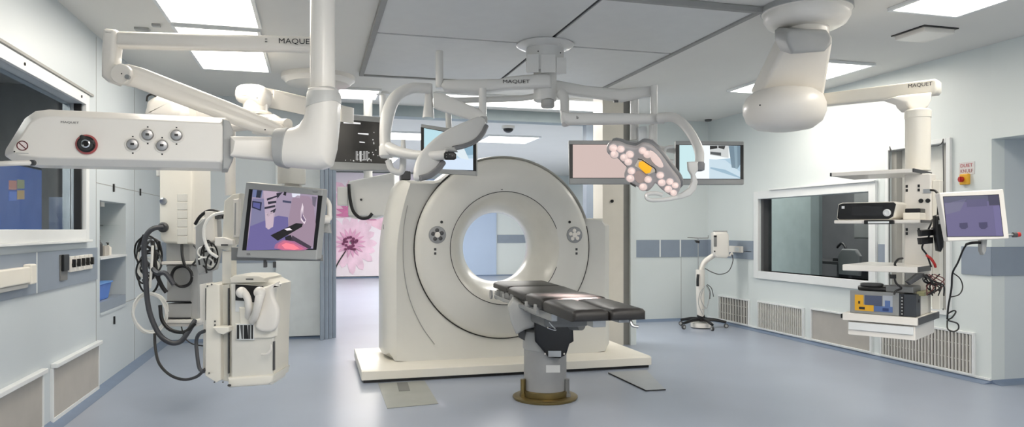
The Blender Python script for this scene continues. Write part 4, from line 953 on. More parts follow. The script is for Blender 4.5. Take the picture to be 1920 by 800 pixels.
for x0_, x1_, yy in ((988, 1010, 136), (1014, 1042, 136), (1043, 1062, 138)):
    MB().prism([pix(x0_, yy-30 if x0_ > 1040 else yy-34, hd-.17), pix(x1_, yy-30 if x0_ > 1040 else yy-34, hd-.17), pix(x1_, yy, hd-.17), pix(x0_, yy, hd-.17)], -FV*.012).build('cover_plate', M_sg, t, bevel=.003)
MB().lathe(V((hx, hy, 0)), [(.11, zz(134)), (.11, zz(188)), (.10, zz(190))], n=40).build('lower_drum', M_sg, t)
kx = pix(1027, 195, 6.8); MB().lathe(V((kx.x, kx.y, kx.z)), [(.04, .05), (.062, .035), (.066, -.02), (.055, -.035), (0, -.036)]).build('bottom_cap', M_grey, t)
# ---- left lamp with its arms
t = thing('surgical_light', 'left surgical lamp turned edge-on with dark rim, black camera handle and curved yoke', 'lamp', V((hx, hy, zz(165))))
def pl(name, pts, d, th, m=M_sg, r=.02, n=None, sm=0, parent=None, dd=None, **k):
    P = [pix(p[0], p[1], (p[2] if len(p) > 2 else d)) for p in pts]
    return MB().pillow(P, n or -FV, th, r, sm=sm).build(name, m, parent or t, ang=60, **k)
pl('upper_arm', [(832, 148), (935, 147), (955, 142), (1022, 136), (1034, 140), (1034, 163), (950, 166), (905, 172), (832, 168), (826, 160)], 6.72, .12, r=.03)
MB().lathe(pix(824, 165, 6.78), [(.036, 0), (.036, .345), (.03, .35)], n=24).build('arm_post', M_sg, t)
lettering('MAQUET', pix(943, 157, 6.715), RV, ZV, .038, M_ink, t, width=.25)
MB().tube([pix(905, 166, 6.7), pix(905, 185, 6.7), pix(905, 222, 6.7)], .036, n=20).build('drop_tube', M_sg, t)
MB().lathe(pix(905, 232, 6.7), [(.03, 0), (.046, .01), (.046, .06), (.036, .07)], n=24).build('joint_cap', M_grey, t)
MB().tube([pix(805, 158, 6.75), pix(804, 190, 6.72), pix(803, 222, 6.7)], [.03, .04, .055], n=20).build('yoke_tube', M_sg, t)
pl('spring_arm', [(812, 172), (830, 174), (900, 205), (912, 216), (908, 230), (892, 228), (820, 205), (812, 200)], 6.66, .07, r=.02)
MB().tube([pix(805, 166, 6.7), pix(770, 166, 6.62), pix(742, 182, 6.52), pix(727, 215, 6.42), pix(722, 255, 6.36), pix(724, 290, 6.32)], [.05, .05, .055, .06, .05, .05], n=18).build('yoke', M_sg, t)
MB().lathe(pix(725, 296, 6.32), [(.05, 0), (.066, .02), (.066, .1), (.055, .12)], n=24).build('yoke_joint', M_sg, t)
MB().tube([pix(728, 276, 6.3), pix(745, 284, 6.2), pix(775, 290, 6.1), pix(810, 292, 6.02), pix(838, 290, 5.98)], [.05, .048, .042, .04, .04], n=16).build('handle_arm', M_sg, t)
ln = nrm(35, 22)
PL = pix(845, 275, 6.15)
def q_(x, y, o=0.0): return onP(x, y, PL+ln*o, ln)
hd1 = MB().pillow([q_(x, y) for x, y in ((911, 222), (913, 236), (906, 250), (892, 264), (872, 272), (852, 276), (838, 290), (828, 308), (812, 324), (796, 334), (783, 334), (779, 322), (783, 300), (794, 280), (818, 256), (845, 238), (878, 224), (898, 216))], ln, .07, .03, steps=4, sm=2).build('lamp_head', M_sg, t, ang=60)
M_rim = mat('lamp_rim_grey', (120, 121, 124), .4)
MB().tube([q_(x, y, .005) for x, y in ((912, 236), (905, 250), (892, 264), (872, 273), (850, 278))], .022, n=10, flat=1.0).build('head_rim', M_rim, t)
MB().tube([q_(x, y, .005) for x, y in ((831, 304), (820, 318), (805, 329), (788, 334))], .026, n=10).build('head_rim', M_rim, t)
MB().pillow([pix(x, y, 5.93) for x, y in ((832, 287), (835, 284), (850, 284), (855, 288), (855, 296), (851, 299), (835, 299), (832, 296))], nrm(0), .05, .012).build('camera_handle', M_blk, t)
for x, y in ((837, 289), (837, 294), (843, 289), (848, 292)): MB().cbox(pix(x, y, 5.925), .008, .004, .006, X=RV, Y=FV).build('button', M_mgrey, t)
MB().pillow([pix(x, y, 6.0) for x, y in ((834, 276), (852, 275), (858, 284), (830, 284))], -FV, .08, .02).build('handle_hub', M_grey, t)
for x in (750,): 
    MB().tube([pix(728, 300, 6.33), pix(735, 318, 6.33), pix(752, 322, 6.33), pix(756, 300, 6.33), pix(756, 262, 6.33)], [.03, .028, .028, .03, .02], n=12).build('rear_bracket', M_sg, t)
# ---- right lamp, lit
t = thing('surgical_light', 'right surgical lamp switched on, petal-shaped head with glowing lens clusters and yellow centre', 'lamp', V((hx, hy, zz(185))))
t2 = t
MB().tube([pix(1052, 175, 6.78), pix(1058, 185, 6.74), pix(1059, 215, 6.68), pix(1063, 232, 6.64)], [.05, .045, .042, .05], n=20).build('drop_tube', M_sg, t)
pl('horizontal_arm', [(1052, 206), (1066, 210), (1245, 212), (1247, 230), (1066, 233), (1056, 226)], 6.55, .10, r=.03)
lettering('b', pix(1081, 223, 6.545), RV, ZV, .03, M_ink, t)
MB().tube([pix(1235, 221, 6.5), pix(1262, 220, 6.4), pix(1282, 233, 6.25), pix(1300, 258, 6.05), pix(1311, 285, 5.9), pix(1311, 312, 5.8)], [.045, .043, .04, .038, .038, .036], n=18).build('yoke', M_sg, t)
MB().lathe(pix(1311, 321, 5.8), [(.02, 0), (.042, .01), (.045, .06), (.036, .075)], n=20).build('yoke_joint', M_rim, t)
MB().pillow([pix(x, y, 5.76) for x, y in ((1290, 303), (1310, 302), (1310, 318), (1304, 326), (1309, 340), (1306, 355), (1296, 366), (1280, 372), (1262, 375), (1262, 365), (1278, 361), (1292, 352), (1298, 340), (1297, 328), (1291, 318))], nrm(0), .05, .012, steps=3).build('lower_yoke', M_sg, t, ang=60)
MB().tube([pix(x, y, 5.6) for x, y in ((1270, 370), (1245, 374), (1222, 375), (1213, 371), (1214, 364), (1228, 362), (1242, 365))], .016, n=12).build('grab_handle', M_sg, t)
nL = nrm(-16, -28); PC = pix(1208, 316, 5.55)
def r_(x, y, o=0.0): return onP(x, y, PC+nL*o, nL)
OUT = [(1148, 268), (1162, 269), (1174, 274), (1190, 277), (1199, 273), (1206, 270), (1221, 274), (1240, 293), (1256, 315), (1271, 334), (1276, 348), (1271, 364), (1258, 368), (1240, 356), (1229, 345), (1225, 350), (1213, 360), (1196, 352), (1174, 340), (1170, 327), (1175, 315), (1168, 307), (1156, 297), (1140, 290), (1137, 277)]
hd2 = MB().pillow([r_(*p) for p in OUT], nL, .10, .02, steps=4, sm=3).build('lamp_head', mat('lamp_face_grey', (178, 172, 172), .4), t, ang=60)
MB().pillow([r_(*p, -.035) for p in [(1147, 265), (1163, 265), (1176, 270), (1190, 273), (1200, 268), (1207, 265), (1224, 269), (1244, 289), (1261, 312), (1277, 333), (1281, 349), (1268, 356), (1240, 350), (1180, 320), (1150, 285)]], nL, .08, .02, steps=3, sm=2).build('rear_rim', M_rim, t, ang=60)
M_len = mat('lens_glow', (226, 200, 196), .3, em=(255, 226, 214), es=.42); M_len2 = mat('lens_glow_pink', (238, 216, 210), .3, em=(250, 222, 212), es=.22)
M_lring = mat('lens_ring', (205, 196, 196), .3)
for i, (x, y, r) in enumerate([(1150, 277, .036), (1152, 289, .036), (1164, 279, .034), (1170, 295, .034), (1181, 289, .036), (1178, 303, .034), (1205, 282, .034), (1214, 289, .036), (1184, 320, .034), (1182, 334, .036), (1215, 336, .034), (1206, 350, .036), (1238, 328, .034), (1241, 342, .034), (1256, 340, .032), (1253, 354, .034), (1266, 347, .03), (1263, 361, .03)]):
    c = r_(x, y); e = MB().lathe(c, [(r, -.004), (r, .003), (r*.9, .004)], ax=nL, n=24).build('lens_ring', M_lring, t)
    MB().lathe(c, [(r*.9, .0), (r*.8, .006), (r*.3, .010), (0, .011)], ax=nL, n=24).build('lens', M_len2, e); MB().lathe(c+(ZV*.3-RV*.3)*r*(.5 if i % 2 else -.3), [(r*.55, .008), (r*.4, .0115), (0, .013)], ax=nL, n=20).build('lens_core', M_len, e)
MB().pillow([r_(x, y, .004) for x, y in ((1216, 284), (1224, 284), (1238, 298), (1244, 312), (1236, 314), (1222, 302))], nL, .008, .004, sm=2).build('long_lens', M_len2, t)
MB().pillow([r_(x, y, .004) for x, y in ((1190, 324), (1200, 320), (1212, 328), (1208, 340), (1198, 344), (1190, 336))], nL, .008, .004, sm=2).build('lower_dish', mat('dish_pinkish', (196, 176, 170), .35), t)
MB().pillow([r_(x, y, .012) for x, y in ((1196, 300), (1206, 300), (1226, 314), (1229, 322), (1216, 328), (1200, 318), (1190, 312))], nL, .02, .008, sm=1).build('centre_module', mat('white_module', (230, 224, 212), .3), t)
yc = MB().pillow([r_(x, y, .03) for x, y in ((1198, 305), (1205, 303), (1214, 309), (1222, 316), (1219, 324), (1211, 326), (1203, 319), (1197, 312))], nL, .03, .006, sm=1).build('yellow_centre', mat('amber_glow', (236, 170, 40), .3, em=(255, 180, 30), es=.45), t)
MB().tube([r_(x, y, .03) for x, y in ((1196, 298), (1204, 300), (1216, 308), (1228, 316), (1230, 324))], .004, n=6).build('dark_seam', M_blk, t)
MB().cbox(r_(1187, 346, .004), .05, .012, .014, X=(RV*.85-ZV*.5).normalized(), Y=nL).build('dark_slot', M_blk, t)
# ---- spot light of the lamp head
tgt = onZ(1066, 553, .965); src = r_(1203, 352, .06)
l = bpy.data.lights.new('surgical_beam', 'SPOT'); l.energy = 2600; l.spot_size = math.radians(16); l.spot_blend = .5; l.shadow_soft_size = .12; l.color = (1, .80, .76)
lo = bpy.data.objects.new('surgical_beam', l); C.objects.link(lo); lo.location = src; lo.rotation_euler = (tgt-src).to_track_quat('-Z', 'Y').to_euler()
# ---- monitor arm to the right
t = thing('screen_suspension', 'pale double arm with vertical posts carrying the screens right of the mount', 'arm', V((hx, hy, zz(160))))
pl('upper_arm', [(1036, 148), (1100, 160), (1165, 166), (1225, 160), (1230, 166), (1229, 178), (1166, 190), (1110, 182), (1036, 172)], 6.9, .09, r=.025)
MB().cyl(pix(1226, 160, 6.85), pix(1226, 276, 6.85), .033).build('arm_post', M_sg, t)
MB().cyl(pix(1190, 172, 6.98), pix(1190, 262, 6.98), .04).build('arm_post', M_sg, t)
pl('junction_box', [(1197, 238), (1214, 236), (1215, 266), (1197, 268)], 6.88, .08, m=M_trim, r=.01)
MB().cyl(pix(1221, 235, 6.82), pix(1221, 262, 6.82), .024).build('short_post', M_sg, t)
MB().tube([pix(1262, 275, 6.95), pix(1250, 277, 6.95), pix(1246, 285, 6.95), pix(1247, 300, 6.95), pix(1262, 302, 6.95)], .018, n=12).build('rear_handle', M_sg, t)
MB().cyl(pix(1190, 268, 7.06), pix(1300, 290, 7.06), .025).build('cross_bar', M_sg, t)
MB().cbox(pix(1155, 190, 6.9), .04, .02, .02, X=RV, Y=FV).build('cable_clip', M_dgrey, t)
# ---- monitors
M_sf = mat('screen_frame_grey', (158, 160, 160), .4)
t, s, poly, n_, P_ = monitor('display_monitor', 'left of the two right screens, blank pinkish picture, partly behind the lit lamp',
    [(1066, 263), (1200, 263), (1200, 345), (1068, 345)], [(1068, 270), (1200, 270), (1200, 334), (1068, 334)], pix(1130, 305, 6.9), nrm(0), .07, M_sf)
poly([(1074, 271), (1198, 271), (1198, 333), (1074, 333)], (206, 184, 178), 0, .82)
t, s, poly, n_, P_ = monitor('display_monitor', 'rightmost screen, half pale blue and half a view of a blue corridor floor',
    [(1267, 264), (1395, 265), (1395, 346), (1267, 346)], [(1267, 271), (1394, 272), (1394, 336), (1267, 336)], pix(1330, 305, 6.9), nrm(-3), .07, M_sf)
poly([(1274, 272), (1388, 273), (1388, 335), (1274, 335)], (236, 242, 244), 0, .9)
poly([(1274, 272), (1303, 272), (1303, 335), (1274, 335)], (192, 222, 226), 1, .9)
poly([(1330, 300), (1388, 295), (1388, 335), (1330, 335)], (168, 196, 214), 1, .85); poly([(1330, 298), (1360, 300), (1388, 322), (1388, 335), (1330, 335)], (196, 216, 228), 2, .85)
poly([(1331, 273), (1366, 273), (1366, 296), (1331, 290)], (208, 212, 212), 2, .8); poly([(1331, 273), (1345, 273), (1345, 278), (1331, 280)], (30, 32, 34), 3, .5); poly([(1347, 273), (1360, 273), (1358, 280), (1347, 277)], (60, 62, 64), 3, .5)
poly([(1332, 284), (1352, 286), (1352, 292), (1332, 289)], (90, 96, 98), 3, .6)
poly([(1366, 273), (1388, 273), (1388, 308), (1383, 316), (1372, 314)], (118, 142, 158), 3, .75); poly([(1376, 273), (1382, 273), (1383, 316), (1379, 316)], (140, 164, 178), 4, .8)
poly([(1332, 313), (1360, 318), (1388, 332), (1388, 334), (1350, 322), (1332, 316)], (150, 180, 200), 4, .85)
t, s, poly, n_, P_ = monitor('display_monitor', 'small screen left of the scanner crown with pale blue picture, behind the left lamp',
    [(789, 232), (893, 248), (893, 329), (789, 322)], [(789, 238), (893, 256), (893, 321), (789, 312)], pix(842, 280, 6.95), nrm(-8), .07, M_sf)
poly([(795, 240), (887, 257), (887, 319), (795, 313)], (176, 204, 222), 0, .85); poly([(830, 296), (887, 297), (887, 319), (830, 317)], (206, 222, 240), 1, .9)
poly([(860, 255), (887, 258), (887, 290), (866, 292)], (140, 176, 198), 1, .8); poly([(846, 280), (870, 278), (880, 300), (862, 296)], (214, 226, 232), 2, .9); poly([(795, 240), (828, 246), (820, 280), (795, 285)], (178, 214, 224), 1, .9)
m4 = V((hx, hy, 0)); a = pix(842, 240, 7.08)
MB().tube([a-ZV*.1, a+ZV*.25, a+ZV*.28+V((.1, .02, 0)), V((hx-.15, hy+.3, a.z+.3)), V((hx, hy, a.z+.3))], .03, n=12, sm=3).build('hanging_arm', M_sg, t)
MB().cyl(V((hx, hy, a.z+.26)), V((hx, hy, zz(186))), .05).build('arm_pivot', M_sg, t)
# dark X-ray screen
t, s, poly, n_, P_ = monitor('x_ray_display', 'black screen with scattered white marks beside the thick ceiling column', 
    [(632, 212), (722, 220), (730, 319), (622, 318)], [(640, 223), (718, 230), (727, 307), (625, 303)], pix(676, 268, 9.2), nrm(-6, 3), .08, M_sf, cat='screen')
rr = random.Random(5)
for q in ([(644, 227), (676, 230), (676, 233), (644, 231)], [(671, 249), (691, 250), (691, 253), (671, 251)], [(674, 265), (684, 266), (684, 268), (674, 267)]): poly(q, (235, 235, 235), 2, .9, 'white_bar')
for x in (667, 674, 681, 686): poly([(x, 283), (x+4, 283), (x+4, 301), (x, 300)], (150, 150, 150) if x != 674 else (210, 210, 210), 2, .7, 'grey_bar')
for i in range(34):
    x = rr.uniform(640, 722); y = rr.choice([rr.uniform(283, 301), 299+rr.uniform(-2, 2), rr.uniform(230, 300)])
    if y < 283: x = rr.uniform(694, 718)
    w_ = rr.uniform(1, 2.2); poly([(x, y), (x+w_, y), (x+w_, y+w_), (x, y+w_)], (215, 215, 215), 2, .8, 'white_mark')
poly([(715, 232), (717, 232), (717, 234), (715, 234)], (240, 240, 240), 2, .9, 'white_mark')
a = pix(718, 225, 9.45); MB().cyl(a, V((a.x, a.y, 3.29)), .045).build('post', M_sg, t)
MB().lathe(V((a.x, a.y, 3.3)), [(.09, 0), (.09, -.03), (.032, -.04)]).build('ceiling_plate', M_sg, t)
MB().pillow([pix(x, y, 9.22) for x, y in ((618, 306), (660, 306), (660, 318), (618, 318))], -FV, .05, .01).build('lower_rail', M_sf, t)
# equipment seen beyond the scanner at left
t = thing('ceiling_hung_unit', 'grey box with black cable loop in front of the pink flower mural', 'unit', pix(680, 408, 9.6))
MB().prism([pix(652, 340, 9.6), pix(740, 322, 9.6), pix(740, 405, 9.6), pix(652, 405, 9.6)], FV*.4).build('body', M_sg, t, bevel=.02)
MB().prism([pix(652, 405, 9.62), pix(715, 405, 9.62), pix(700, 410, 9.62), pix(664, 410, 9.62)], FV*.3).build('lower_lip', M_sg, t)
MB().cyl(pix(677, 374, 9.59), pix(677, 374, 9.57), .015, n=12).build('indicator', M_blk, t)
MB().tube([pix(x, y, 9.5) for x, y in ((654, 345), (656, 370), (662, 395), (675, 408), (690, 408), (698, 400))], .022, n=10).build('cable_loop', M_cable, t)
MB().prism([pix(632, 350, 9.7), pix(652, 350, 9.7), pix(652, 385, 9.7), pix(632, 385, 9.7)], FV*.2).build('side_box', M_sg, t, bevel=.01)
a = pix(690, 335, 9.8); MB().cyl(a, V((a.x, a.y, 3.3)), .06).build('ceiling_column', M_sg, t)
t = thing('small_bracket', 'small dark grey box standing on the left shoulder of the scanner', 'box', V((.95, 7.75, 2.03)))
MB().box((.89, 7.7, 2.03), (.99, 7.85, 2.12)).build('body', M_dgrey, t, bevel=.008)
MB().lathe((.94, 7.77, 2.12), [(.03, 0), (.03, .01), (0, .012)]).build('cap', M_grey, t)
# ================================================================ RIGHT: BIG CEILING ARM, HUB AND EQUIPMENT TOWER
t = thing('ceiling_equipment_arm', 'bulky white ceiling arm with round flange, domed hub and lettered arm reaching right', 'arm', V((onZ(1512, 12, 3.3).x, onZ(1512, 12, 3.3).y, 3.3)))
c = V(t['_w'])
MB().lathe(c, [(.345, 0), (.345, -.05), (.33, -.055), (.33, -.10), (.30, -.15), (.24, -.18), (.16, -.185)], n=48).build('ceiling_flange', M_white, t)
MB().lathe(V((c.x, c.y, 3.3)), [(.348, -.001), (.352, -.045), (.34, -.05)], n=48).build('flange_ring', M_grey, t)
n = V((c.x, c.y, 0))
MB().lathe(n, [(.17, 3.12), (.17, 2.98), (.15, 2.95)], n=40).build('neck', M_white, t)
D = 5.72
MB().pillow([pix(x, y, D-.2) for x, y in ((1476, 62), (1484, 56), (1552, 57), (1562, 70), (1562, 82), (1548, 97), (1486, 102), (1476, 80))], nrm(0, -20), .3, .03, steps=4).build('neck_cover', M_grey, t, ang=60)
# descending arm
A = [pix(x, y, d) for x, y, d in ((1478, 70, 5.75), (1562, 80, 5.75), (1536, 120, 5.95), (1430, 185, 6.2), (1405, 185, 6.25), (1440, 120, 6.0))]
MB().prism([pix(1476, 72, 5.78), pix(1564, 72, 5.78), pix(1545, 190, 6.15), pix(1420, 186, 6.15)], (FV*.22+ZV*.10)).build('slanting_arm', M_white, t, bevel=.035, seg=4)
H = pix(1470, 205, 6.1)
Hc = pix(1470, 203, 6.12); MB().lathe(Hc, [(0, -.192), (.12, -.19), (.23, -.17), (.305, -.115), (.335, -.04), (.335, .03), (.31, .09), (.25, .14), (.15, .165), (0, .17)], n=56).build('hub_dome', M_white, t, ang=70)
for x, y in ((1425, 197), (1510, 200)): MB().cyl(pix(x, y, 5.86), pix(x, y, 5.80), .007, n=8).build('screw', M_ink, t)
n2 = nrm(10)
dx = lambda x: 6.1-.62*(x-1540)/215
arm = MB().pillow([pix(x, y, dx(x)) for x, y in ((1530, 176), (1752, 147), (1757, 151), (1757, 170), (1752, 176), (1530, 198))], (pix(1755, 160, dx(1755))-pix(1540, 180, dx(1540))).cross(ZV).normalized()*-1 if (pix(1755, 160, dx(1755))-pix(1540, 180, dx(1540))).cross(ZV).dot(FV) > 0 else (pix(1755, 160, dx(1755))-pix(1540, 180, dx(1540))).cross(ZV).normalized(), .13, .02).build('lettered_arm', M_cream, t, ang=60)
p = pix(1703, 166, dx(1703)-.02); q = pix(1748, 161, dx(1748)-.02); lettering('MAQUET', p, q-p, ZV, .034, M_ink, t, width=(q-p).length)
# bracket under the arm end
MB().pillow([pix(x, y, 5.47) for x, y in ((1674, 183), (1690, 178), (1749, 172), (1748, 188), (1742, 200), (1730, 206), (1712, 206), (1703, 198), (1700, 192))], nrm(8), .14, .02, steps=4).build('end_bracket', M_white, t, ang=60)
# ---- tower
t = thing('equipment_tower', 'white hanging equipment tower of four shelves with a drawer on a round column at right', 'tower', pix(1722, 620, 5.3))
DT = 5.45
cc = pix(1721, 210, DT); zc = lambda y, d=DT: pix(1721, y, d).z
MB().lathe(V((cc.x, cc.y, 0)), [(.086, zc(320)), (.086, zc(222)), (.09, zc(221)), (.09, zc(208)), (.075, zc(205))], n=40).build('column', M_cream, t)
# local frame of the shelves
Np = pix(1720, 600, 5.0); NX = (RV*.731-FV*.682).normalized(); NY = (RV*.682+FV*.731).normalized()
def sf(x, y, z): return V((Np.x, Np.y, 0))+NX*x+NY*y+ZV*z     # x: 0 at near corner, -W to the left; y: depth
def zrow(y, d=5.0): return EYE+(HY-y)/FP*d
def shelf(y0, y1, xl, yd, nm='shelf', x1=0.0, y_=0.0, rail=True):
    za = zrow(y1); zb = zrow(y0)
    o = MB().obox(sf(xl, y_, za), NX*(x1-xl), NY*yd, ZV*(zb-za)).build(nm, M_white, t, bevel=.006)
    if rail: MB().obox(sf(x1, y_+.02, za+.006), NX*.008, NY*(yd-.04), ZV*(zb-za-.008)).build('rail', M_dgrey, o)
    return o
W = -.50; DP = .60
# top shelf (seen from below)
dT = 5.0
s1 = MB().obox(sf(-.62, .12, 1.905), NX*.56, NY*.5, ZV*.03).build('shelf', M_white, t, bevel=.006)
MB().obox(sf(-.06, .12, 1.91), NX*.01, NY*.5, ZV*.025).build('rail', M_dgrey, s1); MB().obox(sf(-.63, .12, 1.907), NX*.012, NY*.03, ZV*.026).build('end_stop', M_blk, s1)
s2 = MB().obox(sf(-.58, .06, 1.545), NX*.58, NY*.55, ZV*.025).build('shelf', M_white, t, bevel=.006)
MB().obox(sf(0, .08, 1.548), NX*.008, NY*.5, ZV*.02).build('rail', M_dgrey, s2)
MB().obox(sf(-.36, .035, 1.538), NX*.2, NY*.03, ZV*.03).build('handle_rail', M_blk, s2, bevel=.005); MB().obox(sf(-.33, .03, 1.545), NX*.14, NY*.006, ZV*.014).build('handle_inlay', M_trim, s2)
s3 = shelf(500, 512, -.50, .60)
s4 = shelf(596, 611, -.50, .60)
MB().obox(sf(-.51, .0, zrow(607)), NX*.01, NY*.03, ZV*.03).build('end_stop', M_blk, s4)
dz = MB().obox(sf(-.47, .03, zrow(640)), NX*.45, NY*.52, ZV*(zrow(613)-zrow(640))).build('drawer_housing', M_white, t, bevel=.005)
MB().obox(sf(-.46, .012, zrow(629)), NX*.43, NY*.02, ZV*(zrow(614)-zrow(629))).build('drawer', M_trim, dz, bevel=.003)
# spine
zt = 1.91; zb = zrow(560)
MB().obox(sf(-.17, .33, zb), NX*.18, NY*.16, ZV*(zt-zb)).build('spine', M_white, t, bevel=.012)
MB().obox(sf(.01, .36, zb-.1), NX*.05, NY*.10, ZV*(zt-zb+.05)).build('spine_edge', M_cream, t, bevel=.006)
for x, z in ((-.15, 1.82), (-.07, 1.82), (-.15, 1.79), (-.07, 1.79), (-.15, 1.50), (-.07, 1.50), (-.15, 1.47), (-.07, 1.47)): MB().cbox(sf(x, .328, z), .014, .006, .02, X=NX, Y=NY).build('slot', M_blk, t)
for x in (.045,):
    for k in range(2): MB().cyl(sf(-.055+k*.045, .331, 1.71), sf(-.055+k*.045, .322, 1.71), .016, n=14).build('side_socket', M_blk, t)
MB().obox(sf(-.04, .322, 1.765), NX*.05, NY*.01, ZV*.03).build('data_socket', M_steel, t)
# ---- devices on the shelves
def onshelf(x, y, z): return sf(x, y, z)
t = thing('camera_control_unit', 'black-fronted rounded control unit with round knob on the second shelf', 'device', onshelf(-.35, .2, 1.57))
z0 = 1.571
prof = [(-.57, z0+.012), (-.555, z0), (-.20, z0), (-.17, z0+.02), (-.15, z0+.115), (-.165, z0+.13), (-.53, z0+.13), (-.56, z0+.12)]
MB().loft([[sf(x, y, z) for x, z in prof] for y in (.09, .43)]).build('body', M_cream, t, bevel=.006)
MB().loft([[sf(-.37+(x+.37)*.96, .082, z0+.065+(z-z0-.065)*.92) for x, z in prof], [sf(-.37+(x+.37)*.96, .092, z0+.065+(z-z0-.065)*.92) for x, z in prof]]).build('front_panel', M_blk, t)
MB().obox(sf(-.46, .079, z0+.03), NX*.22, NY*.003, ZV*.07).build('display', mat('dark_display', (36, 36, 38), .15), t)
MB().lathe(sf(-.215, .083, z0+.05), [(.026, 0), (.026, .014), (.018, .018), (.016, .008), (0, .008)], ax=-NY, n=24).build('knob', M_trim, t)
MB().cbox(sf(-.52, .08, z0+.095), .02, .003, .02, X=NX, Y=NY).build('power_key', M_trim, t)
t = thing('black_adapter_tray', 'short black-topped adapter lying beside the control unit on the second shelf', 'adapter', onshelf(-.05, .25, z0))
MB().obox(sf(-.13, .15, z0), NX*.11, NY*.16, ZV*.05).build('body', M_cream, t, bevel=.006); MB().obox(sf(-.12, .16, z0+.05), NX*.10, NY*.14, ZV*.03).build('top', M_blk, t, bevel=.006)
t = thing('electrosurgical_unit', 'grey electrosurgical generator with yellow and blue front panel on the lowest shelf', 'device', onshelf(-.25, .2, zrow(596)))
z0 = zrow(596)+.001; hh = .165
MB().obox(sf(-.445, .04, z0), NX*.425, NY*.42, ZV*(hh-.02)).build('body', M_cream, t, bevel=.006)
fp = MB().obox(sf(-.455, .03, z0), NX*.33, NY*.02, ZV*hh).build('front_panel', mat('device_grey', (140, 142, 142), .45), t, bevel=.004)
MB().obox(sf(-.125, .032, z0), NX*.11, NY*.12, ZV*(hh-.008)).build('side_panel', mat('anthracite', (52, 56, 62), .4), t, bevel=.004)
MB().obox(sf(-.112, .028, z0+.005), NX*.018, NY*.004, ZV*(hh-.02)).build('connector_strip', M_blk, t)
for k in range(6): MB().obox(sf(-.108, .025, z0+.012+k*.023), NX*.009, NY*.004, ZV*.01).build('connector', M_grey, t)
def pnl(x0_, x1_, za, zb_, m, nm='panel_area', o=.003): MB().obox(sf(x0_, .03-o, z0+za), NX*(x1_-x0_), NY*.003, ZV*(zb_-za)).build(nm, m, fp)
pnl(-.42, -.36, .03, .135, M_yel); pnl(-.42, -.29, .02, .065, M_yel, o=.0035); pnl(-.35, -.235, .065, .135, mat('display_slate', (78, 86, 110), .2), 'display', .005)
pnl(-.29, -.165, .022, .062, mat('panel_blue', (84, 108, 158), .4), o=.004); pnl(-.23, -.165, .062, .14, mat('panel_pale', (168, 174, 184), .4)); pnl(-.215, -.18, .05, .105, mat('panel_blue', (84, 108, 158), .4), o=.005)
pnl(-.39, -.35, .03, .048, M_ink, 'key', .006); pnl(-.395, -.383, .07, .09, M_ink, 'key', .006); pnl(-.23, -.19, .03, .05, mat('navy', (40, 60, 110), .4), 'key', .007)
MB().cyl(sf(-.02, .1, z0+.11), sf(-.012, .1, z0+.11), .012, n=10).build('side_screw', M_ink, t)
t = thing('black_tray', 'black flat instrument leads heaped on the grey generator', 'leads', onshelf(-.25, .2, z0+hh))
MB().pillow([sf(x, y, z0+hh+.03) for x, y in ((-.42, .1), (-.3, .06), (-.16, .1), (-.06, .16), (-.1, .32), (-.3, .36), (-.44, .26))], ZV, .035, .012, sm=2).build('pouch', M_blk, t)
MB().pillow([sf(x, y, z0+hh+.05) for x, y in ((-.40, .1), (-.3, .08), (-.26, .14), (-.3, .24), (-.42, .22))], ZV, .02, .008, sm=2).build('flap', M_dgrey, t)
MB().obox(sf(-.22, .06, z0+hh), NX*.18, NY*.2, ZV*.045).build('grey_module', M_mgrey, t, bevel=.006); MB().obox(sf(-.03, .1, z0+hh-.02), NX*.05, NY*.25, ZV*.03).build('olive_flap', mat('olive', (150, 148, 110), .5), t, bevel=.004)
# power bricks and handset hanging on the spine
for i, (y, lb) in enumerate(((437, 'upper black power brick hanging on the tower spine'), (452, 'lower black power brick hanging on the tower spine'))):
    p = pix(1739, y, 5.0); t = thing('power_brick', lb, 'adapter', p-ZV*.03)
    MB().pillow([pix(x, yy, 4.98) for x, yy in ((1726, y-6), (1751, y-8), (1751, y+4), (1728, y+6))], -FV, .05, .008).build('body', M_blk, t); MB().tube([pix(1740, y-6, 5.0), pix(1745, y-16, 5.0), pix(1748, y-25, 5.05)], .006, n=8).build('lead', M_cable, t)
t = thing('black_handset', 'long black handset hanging down beside the purple screen', 'handset', pix(1763, 470, 4.95))
MB().pillow([pix(x, y, 4.93) for x, y in ((1755, 404), (1763, 402), (1770, 420), (1771, 462), (1766, 472), (1760, 470), (1756, 440))], -FV, .05, .014, sm=1).build('body', M_blk, t); MB().pillow([pix(x, y, 4.92) for x, y in ((1761, 412), (1765, 412), (1765, 420), (1761, 420))], -FV, .01, .002).build('key', M_grey, t)
